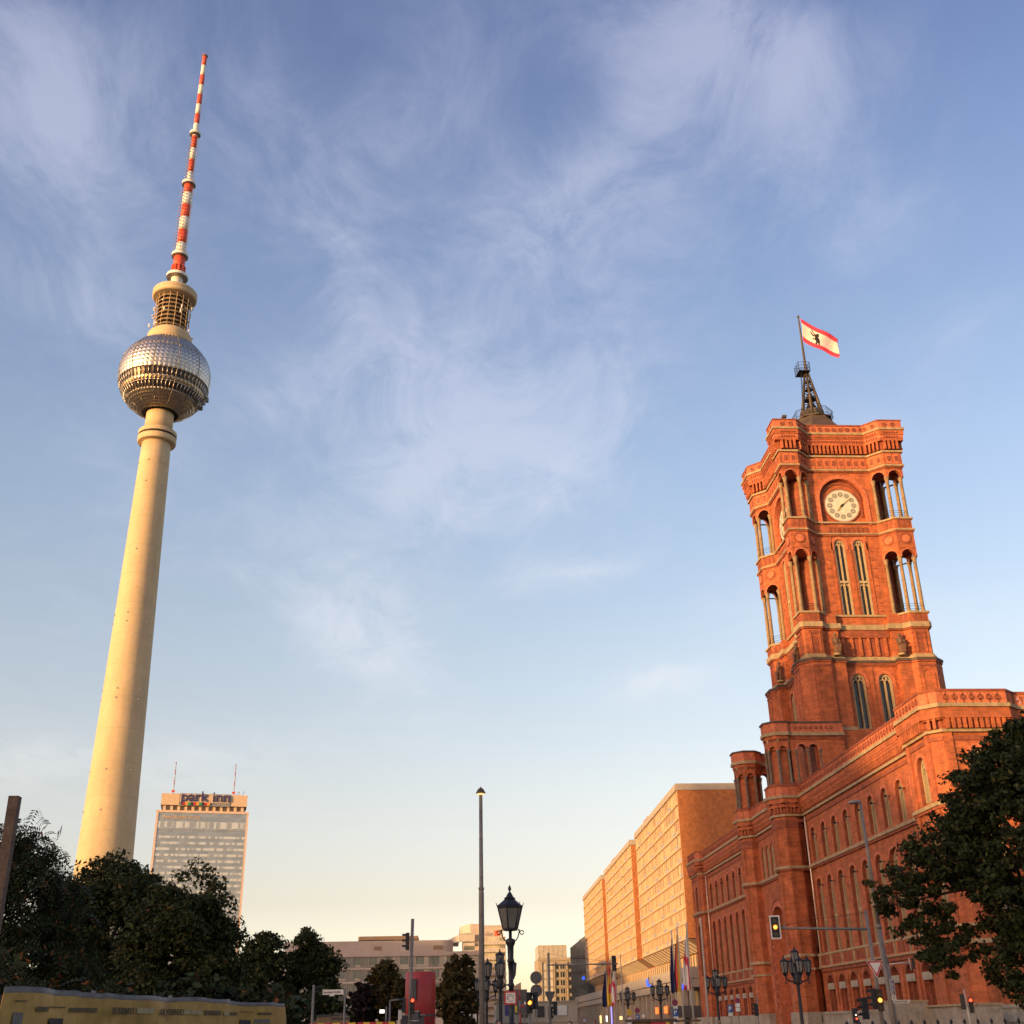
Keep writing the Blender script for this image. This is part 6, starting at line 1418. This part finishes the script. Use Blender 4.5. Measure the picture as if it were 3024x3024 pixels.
t = thing('wooden_post', 'plain weathered wooden post rising before the leafy tree at the edge of the picture', 'post', (-7.55, 20.6, 0)); m = MB(); m.box(-.085, .085, -.085, .085, 0, 5.42, WOODOLD); lb(m, 'post', t)
# ------------------------------------------------------------------ flagpoles and hanging flags
def pole(label, x, y, h=8.65):
    t = thing('flagpole', label, 'flagpole', (x, y, 0), 0, 'flagpoles beside the street'); m = MB(); m.lathe([(.085, 0), (.055, h - .1), (.07, h - .08), (.07, h), (.03, h + .04)], 10, POLEWHITE); lb(m, 'pole', t); m = MB(); m.box(-.1, -.03, -.02, .02, h - .25, h - .15, POLEWHITE); lb(m, 'truck', t); return t
POLES = [(18.55, 88.1, 'tall bare pale flagpole nearest the brick hall'), (18.2, 91.7, 'pale flagpole carrying the white and red flag by the corner of the hall'), (18.2, 95.6, 'pale flagpole carrying the black red and gold flag'), (18.4, 99.2, 'pale flagpole carrying the plain dark blue flag'),
         (18.8, 132.7, 'bare flagpole right of the dark signal on the mast arm'), (18.9, 138.2, 'far pale flagpole with the small faded white and red flag'), (18.85, 141.7, 'far pale flagpole with the small red and gold flag'), (18.7, 144.8, 'farthest pale flagpole with the small dark blue flag')]
for x, y, l in POLES: pole(l, x, y)
def hang_flag(label, x, y, zt, zb, wdt, cols, seed, fx=-.06):
    r = random.Random(seed); ph = r.uniform(0, 6)
    def fn(u, v):
        k = .35 + .65 * min(1, v * 1.6); return (x + fx - u * wdt * k - .10 * v * 0, y - .05 + .10 * math.sin(u * 9 + ph + v * 2) * (.3 + u), zt - (zt - zb) * v - (u * .9) * (1 - v) * .9 + .06 * math.sin(u * 7 + ph))
    o = cloth(14, 22, fn, cols, 'flag'); return tag(o, label, 'flag', 'flags hanging limp on the poles')
gold = lambda u, v: FBLACK if u > .72 else (FRED if u > .40 and v < .95 else FGOLD)
wr_f = lambda u, v: FRED if (.36 < v + (u - .5) * .25 < .52) or (u < .25 and v > .5) or (u > .5 and v > .9) else FWHITE
blue = lambda u, v: FBLUE
hang_flag('plain dark blue flag hanging limp before the shop podium', 18.4, 99.2, 8.0, 3.9, .34, blue, 1); hang_flag('black red and gold flag hanging limp on the larger pole group', 18.2, 95.6, 8.1, 3.9, .45, gold, 2); hang_flag('white flag with red cross band hanging limp beside the brick corner', 18.2, 91.7, 8.1, 3.9, .50, wr_f, 3)
hang_flag('small dark blue flag hanging limp left of the dark signal', 18.7, 144.8, 7.6, 3.6, .55, blue, 4); hang_flag('small red and gold flag hanging limp behind the signal arm', 18.85, 141.7, 8.2, 3.6, .5, lambda u, v: FRED if (v < .25 or .45 < v < .7 and u < .6) else FGOLD, 5); hang_flag('small faded white and red flag hanging limp right of the gold one', 18.9, 138.2, 7.9, 3.6, .5, wr_f, 6)
# ------------------------------------------------------------------ market stall, cars, railings, people at the lower edge
t = thing('market_hut', 'brown wooden market hut with red banner in front of the shops', 'market hut', (14.2, 86, 0)); m = MB(); m.box(-1.35, 1.3, -.8, .8, 0, 1.78, WOODL); lb(m, 'wall', t); m = MB(); m.box(-1.75, 1.5, -1.1, 1.0, 1.78, 1.95, WOODOLD); m.box(1.5, 3.2, -.9, .9, 1.75, 1.86, WOODOLD); lb(m, 'roof', t); m = MB(); m.box(-.3, 1.0, -1.15, -1.1, 1.35, 1.75, SIGNRED); m.box(.7, .95, -1.17, -1.15, 1.4, 1.75, YELLOW); lb(m, 'banner', t)
def railpost(x, y): 
    m = MB(); m.lathe([(.05, 0), (.04, 1.3), (.07, 1.33), (.1, 1.42), (.09, 1.5), (.03, 1.56), (.02, 1.62)], 8, IRON); return m.build('bollard')
b0 = None
for i in range(14):
    x = 24.6 + .72 * i; y = 76 - .25 * i
    if b0 is None: b0 = railpost(0, 0); o = b0
    else: o = b0.copy(); COL.objects.link(o)
    o.location = (x, y, 0); tag(o, 'dark iron bollard with acorn top in the row below the stone plinth', 'bollard', 'row of acorn topped bollards')
def person(label, loc, h, coat, legs, hair, rz=0, vest=None):
    t = thing('person', label, 'person', loc, rz); k = h / 1.75
    V = [(0, 0, .95), (0, .0, 1.2), (0, 0, 1.42), (0, 0, 1.52), (.19, 0, 1.40), (.25, .02, 1.12), (.24, -.08, .88), (-.19, 0, 1.40), (-.25, .02, 1.12), (-.24, -.05, .88), (.10, 0, .88), (.11, -.04, .48), (.10, .03, .06), (.11, -.12, .03), (-.10, 0, .88), (-.11, .05, .48), (-.10, .12, .07), (-.11, -.02, .03), (0, -.01, 1.62), (0, -.01, 1.70)]
    E = [(0, 1), (1, 2), (2, 3), (2, 4), (4, 5), (5, 6), (2, 7), (7, 8), (8, 9), (0, 10), (10, 11), (11, 12), (12, 13), (0, 14), (14, 15), (15, 16), (16, 17), (3, 18), (18, 19)]
    RD = [.15, .15, .15, .06, .075, .055, .04, .075, .055, .04, .09, .065, .045, .04, .09, .065, .045, .04, .09, .085]
    me = bpy.data.meshes.new('body'); me.from_pydata([Vector(v) * k for v in V], E, []); o = bpy.data.objects.new('body', me); COL.objects.link(o); o.parent = t
    sk = o.modifiers.new('skin', 'SKIN'); 
    for i, r in enumerate(RD): me.skin_vertices[0].data[i].radius = (r * k, r * k * .85)
    me.skin_vertices[0].data[0].use_root = True; o.modifiers.new('s', 'SUBSURF').levels = 1; o.modifiers['s'].render_levels = 1
    me.materials.append(coat)
    m = MB(); m.lathe([(.02, -.11), (.07, -.08), (.085, 0), (.075, .07), (.03, .11)], 10, SKIN, (0, -.02, 1.63 * k)); m.box(-.012, .012, -.125, -.1, 1.60 * k, 1.635 * k, SKIN); lb(m, 'head', t)
    m = MB(); m.lathe([(.09, -.06), (.1, 0), (.09, .07), (.05, .12), (.01, .135)], 10, hair, (0, .012, 1.64 * k)); lb(m, 'hair', t)
    if vest: m = MB(); m.lathe([(.19, 1.0 * k), (.2, 1.2 * k), (.19, 1.42 * k)], 12, vest, caps=False); o = lb(m, 'vest', t); o.scale = (1, .8, 1)
    return t
SKIN = mat('skin', (0.42, 0.24, 0.16), .6, var=.05); COAT = mat('dark_coat', (0.03, 0.03, 0.04), .9, var=.2); HAIR = mat('dark_hair', (0.02, 0.014, 0.01), .7, var=.1); HIVIS = mat('yellow_vest', (0.55, 0.65, 0.05), .6, var=.05)
person('dark haired person in a dark coat beside the lantern post', (1.72, 42.5, 0), 1.82, COAT, COAT, HAIR, .4); person('person in a dark coat before the beige cabin door', (5.7, 58, 0), 1.80, COAT, COAT, HAIR, -.5); person('person in a yellow safety vest before the brick wing', (17.3, 79, 0), 1.80, COAT, COAT, HAIR, 0, HIVIS)
t = thing('pale_banner', 'large pale blank banner board behind the left lamps', 'banner', (2.2, 160, 0)); m = MB(); m.box(-2.0, 1.7, -.1, .1, 2.6, 6.1, SIGNWHITE); lb(m, 'panel', t); m = MB(); m.box(-1.9, -1.75, .1, .25, 0, 6.0, GREYPOLE); m.box(1.5, 1.65, .1, .25, 0, 6.0, GREYPOLE); lb(m, 'post', t)
# ------------------------------------------------------------------ trees
def leafmat(name, c1, c2, c3):
    c1, c2, c3 = [tuple(v * 1.05 for v in c1), tuple(v * .62 for v in c2)] + [c3]; m = mat(name, c1, .7, var=0, spec=.12); t = m.node_tree; b = t.nodes['Principled BSDF']; g = t.nodes.new('ShaderNodeNewGeometry'); r = t.nodes.new('ShaderNodeValToRGB'); t.links.new(g.outputs['Random Per Island'], r.inputs[0])
    e = r.color_ramp.elements; e[0].color = (*c2, 1); e[1].color = (*c1, 1); x = e.new(.93); x.color = (*c1, 1); x = e.new(.96); x.color = (*c3, 1); e[-1].color = (*c3, 1); x = e.new(.5); x.color = (*[(p + q) / 2 for p, q in zip(c1, c2)], 1)
    t.links.new(r.outputs[0], b.inputs['Base Color']); return m
LF1 = leafmat('linden_leaves', (0.038, 0.050, 0.016), (0.026, 0.036, 0.013), (0.075, 0.075, 0.025)); LF2 = leafmat('park_leaves', (0.052, 0.060, 0.018), (0.030, 0.038, 0.013), (0.085, 0.060, 0.018)); LF3 = leafmat('sumac_leaves', (0.036, 0.046, 0.018), (0.022, 0.030, 0.012), (0.16, 0.055, 0.02)); LF4 = leafmat('autumn_leaves', (0.075, 0.055, 0.018), (0.045, 0.040, 0.014), (0.16, 0.085, 0.02)); LF5 = leafmat('purple_leaves', (0.032, 0.018, 0.016), (0.02, 0.012, 0.012), (0.05, 0.025, 0.02))
def leaves(name, centers, radii, per, size, m, parent, seed, droop=.3, comp=False, asp=1.0):
    rg = np.random.default_rng(seed); c = np.repeat(np.array(centers), per, axis=0); rr = np.repeat(np.array(radii), per)
    n = len(c); d = rg.normal(size=(n, 3)); d /= np.linalg.norm(d, axis=1)[:, None]; p = c + d * (rr * rg.uniform(.15, 1, n) ** .6)[:, None] * np.array([1.15, 1.15, .72])
    nm = rg.normal(size=(n, 3)) + d * .9 + np.array([0, 0, .55]); nm /= np.linalg.norm(nm, axis=1)[:, None]
    tx = rg.normal(size=(n, 3)); tx[:, 2] -= droop; tx -= nm * (tx * nm).sum(1)[:, None]; tx /= np.linalg.norm(tx, axis=1)[:, None]; ty = np.cross(nm, tx)
    s = (size * rg.uniform(.45, 1.4, n))[:, None]
    if comp:        # feathered leaf: stalk with leaflets down both sides
        V = []; k = 6; Fs = []
        q = []
        for i in range(k):
            a = (i + .2) / k; 
            for sg in (-1, 1):
                b = p + tx * s * a * 2.4 - np.array([0, 0, 1.0]) * (s * a * a * .9); w = s * .32; l = ty * sg * s * .75 + tx * s * .25
                q.append(np.stack([b - tx * w * .35, b + l * .55 - tx * w * .45, b + l, b + l * .5 + tx * w * .35], 1))
        V = np.concatenate(q, 0).reshape(-1, 3); nf = len(V) // 4
    else:
        V = np.stack([p - tx * s, p + ty * s * .55 * asp - tx * s * .1, p + tx * s, p - ty * s * .55 * asp - tx * s * .1], 1).reshape(-1, 3); nf = n
    me = bpy.data.meshes.new(name); me.vertices.add(len(V)); me.vertices.foreach_set('co', V.astype(np.float32).ravel()); me.loops.add(len(V)); me.loops.foreach_set('vertex_index', np.arange(len(V), dtype=np.int32)); me.polygons.add(nf); me.polygons.foreach_set('loop_start', np.arange(0, len(V), 4, dtype=np.int32)); me.polygons.foreach_set('loop_total', np.full(nf, 4, dtype=np.int32)); me.materials.append(m); me.update(calc_edges=True); me.validate()
    o = bpy.data.objects.new(name, me); COL.objects.link(o); put(o, parent); return o
def tree(name, label, base, blobs, clump_r, nclump, per, size, m, seed, trunk_r=.25, group=None, **kw):
    """blobs: ellipsoids (x, y, z, rx, ry, rz) that together make the crown; clumps of leaves sit mostly near their surface"""
    rg = random.Random(seed); t = thing(name, label, 'tree', base, 0, group); cs = []; rs = []
    vol = [b[3] * b[4] * b[5] for b in blobs]; tot = sum(vol)
    for b, v in zip(blobs, vol):
        for i in range(max(4, int(nclump * v / tot))):
            d = Vector((rg.gauss(0, 1), rg.gauss(0, 1), rg.gauss(0, 1))).normalized(); k = rg.uniform(.3, 1.03) ** .5
            k *= 1 + .10 * math.sin(d.x * 5 + seed) * math.sin(d.y * 4 + d.z * 6)
            cs.append((b[0] + d.x * b[3] * k, b[1] + d.y * b[4] * k, b[2] + d.z * b[5] * k)); rs.append(clump_r * rg.uniform(.55, 1.25))
    leaves('crown', cs, rs, per, size, m, t, seed, **kw)
    mb = MB(); top = Vector((blobs[0][0], blobs[0][1], blobs[0][2])); b0 = Vector(base); mid = b0.lerp(top, .5) + Vector((.12, 0, 0)); mb.tube(b0, mid, trunk_r, trunk_r * .75, BARK, 9); mb.tube(mid, top, trunk_r * .75, trunk_r * .35, BARK, 8); mb.build('trunk', t)
    mb = MB()
    for i in range(0, len(cs), max(1, len(cs) // 34)):
        c = Vector(cs[i]); s = b0.lerp(top, rg.uniform(.45, .95)); m1 = s.lerp(c, .5) + Vector((0, 0, rg.uniform(-.1, .5))); mb.tube(s, m1, trunk_r * .3, trunk_r * .18, BARK, 5); mb.tube(m1, c, trunk_r * .18, trunk_r * .05, BARK, 4)
    mb.build('limb', t); return t
f = 36 / 20
tree('linden_tree', 'large dark linden tree hanging in front of the right end of the brick hall', (15.6, 32.6, 0), [(16.6, 32.2, 6.2, 2.6, 3.0, 3.2), (14.3, 33.2, 5.9, 1.35, 1.8, .95), (13.3, 33.8, 4.6, 1.15, 1.4, .85), (14.2, 33.6, 3.4, 1.15, 1.5, .75), (15.5, 32.8, 7.7, 1.0, 1.4, .85), (16.5, 32.2, 9.0, .9, 1.2, .8), (14.9, 33.2, 6.9, .8, 1.2, .5), (17.6, 31.6, 8.0, 1.9, 2.0, 2.2), (16.6, 32.3, 3.0, 1.9, 2.2, 1.5), (13.0, 34.2, 5.3, .75, 1.0, .4)], .29, 1500, 62, .075, LF1, 11, .3)
f = 40 / 24
tree('sumac_tree', 'feathery leaved dark tree with orange leaf sprays behind the wooden post', (-13.4, 37.6, 0), [(-13.6, 37.6, 4.6, 2.2, 2.6, 3.0), (-13.6, 37.5, 7.0, 1.3, 1.6, 1.0), (-12.3, 38.0, 5.6, .9, 1.2, 1.1), (-15.0, 37.0, 5.6, 2.2, 2, 2.0), (-12.3, 38, 3.0, 1.6, 2, 2.0)], .55, 420, 12, .21, LF3, 24, .16, comp=True)
tree('plane_tree', 'rounded dark green tree overlapping the foot of the television tower', (-19.6, 72, 0), [(-19.7, 72, 6.5, 3.2, 3.4, 4.6), (-19.8, 72.2, 9.8, 1.9, 2.2, 1.5), (-17.9, 72.6, 8.6, 1.6, 2, 1.9), (-21.8, 71, 7.2, 2.2, 2, 2.6), (-19, 72, 3, 3.8, 3, 2.6)], .75, 520, 90, .14, LF2, 31, .3)
tree('plane_tree', 'rounded dark green tree in front of the hotel tower', (-13.8, 64.6, 0), [(-13.8, 64.6, 5.4, 3.0, 3.4, 4.2), (-13.7, 64.6, 7.3, 1.8, 2.2, 1.2), (-12.5, 65, 5.6, 1.1, 2, 1.5), (-15.2, 64, 6.2, 1.5, 2, 1.8), (-12.2, 65, 3.4, 1.2, 2, 2.0), (-14, 64.5, 2.5, 3.6, 2.6, 2.2)], .72, 520, 90, .125, LF2, 41, .28)
tree('park_tree', 'smaller round tree with upright twigs right of the hotel tower', (-17.6, 118.6, 0), [(-17.6, 118.6, 6.2, 2.6, 2.8, 3.8), (-17.5, 118.6, 9.4, 1.4, 1.8, 1.3), (-19.0, 118, 6.4, 1.5, 2, 2.4), (-17.5, 118, 3, 3.2, 2, 2.6)], .7, 300, 70, .19, LF2, 51, .28)
tree('park_tree', 'round dark tree directly left of the long beige office building', (-13.6, 124.3, 0), [(-13.6, 124.3, 6.2, 2.5, 2.8, 4.0), (-14.1, 124.3, 9.7, 1.5, 1.8, 1.4), (-11.9, 124.6, 7.2, 1.3, 1.8, 2.0), (-12.0, 124, 3.6, 1.9, 2, 2.8)], .7, 300, 70, .19, LF2, 61, .28)
tree('park_tree', 'low autumn tinted tree before the beige office windows', (-5.9, 115, 0), [(-5.9, 115, 4.4, 1.6, 2, 2.6), (-5.8, 115, 6.6, .8, 1.2, .8), (-4.6, 115, 4.6, 1.2, 1.5, 1.5)], .55, 130, 44, .24, LF4, 71, .2)
tree('purple_shrub', 'dark purple leaved shrub left of the autumn tinted tree', (-8.1, 114, 0), [(-8.0, 114, 3.6, 1.4, 2, 1.9), (-7.2, 114, 4.6, 1.0, 1.5, .9), (-8.3, 113.5, 1.5, 2.2, 1.6, 1.4)], .5, 110, 44, .24, LF5, 81, .15)
tree('park_tree', 'round rusty green tree right of the red column', (.9, 108, 0), [(1.0, 108, 4.0, 1.75, 2, 2.6), (1.05, 108, 6.4, 1.2, 1.5, 1.1), (.3, 107.8, 4.8, 1.2, 1.5, 1.4)], .5, 150, 44, .23, LF4, 91, .2)
tree('park_shrub', 'low dark thicket filling the space under the park trees', (-14, 52, 0), [(-16, 50, 1.8, 4.5, 2, 2.3), (-10.5, 56, 1.8, 3.5, 2, 2.0), (-7, 50, 1.4, 1.6, 1.5, 1.5)], .6, 260, 34, .2, LF3, 101, .12)
tree('sumac_shrub', 'dark feathery shrub just behind the yellow hoarding', (-6.2, 17.5, 0), [(-6.6, 16.6, 1.6, 1.2, 1.2, 1.1), (-5.4, 19.5, 1.5, .8, 1.6, .85), (-7.2, 19, 1.9, 1.0, 1.6, 1.2)], .35, 70, 9, .16, LF3, 111, .06, comp=True)
tree('park_tree', 'dark low tree beyond the hoarding end, below the smaller round trees', (-13, 92, 0), [(-15.5, 92, 2.6, 3.5, 2, 2.9), (-10.0, 93, 2.2, 2.8, 2, 2.3)], .7, 170, 40, .24, LF2, 121, .2)
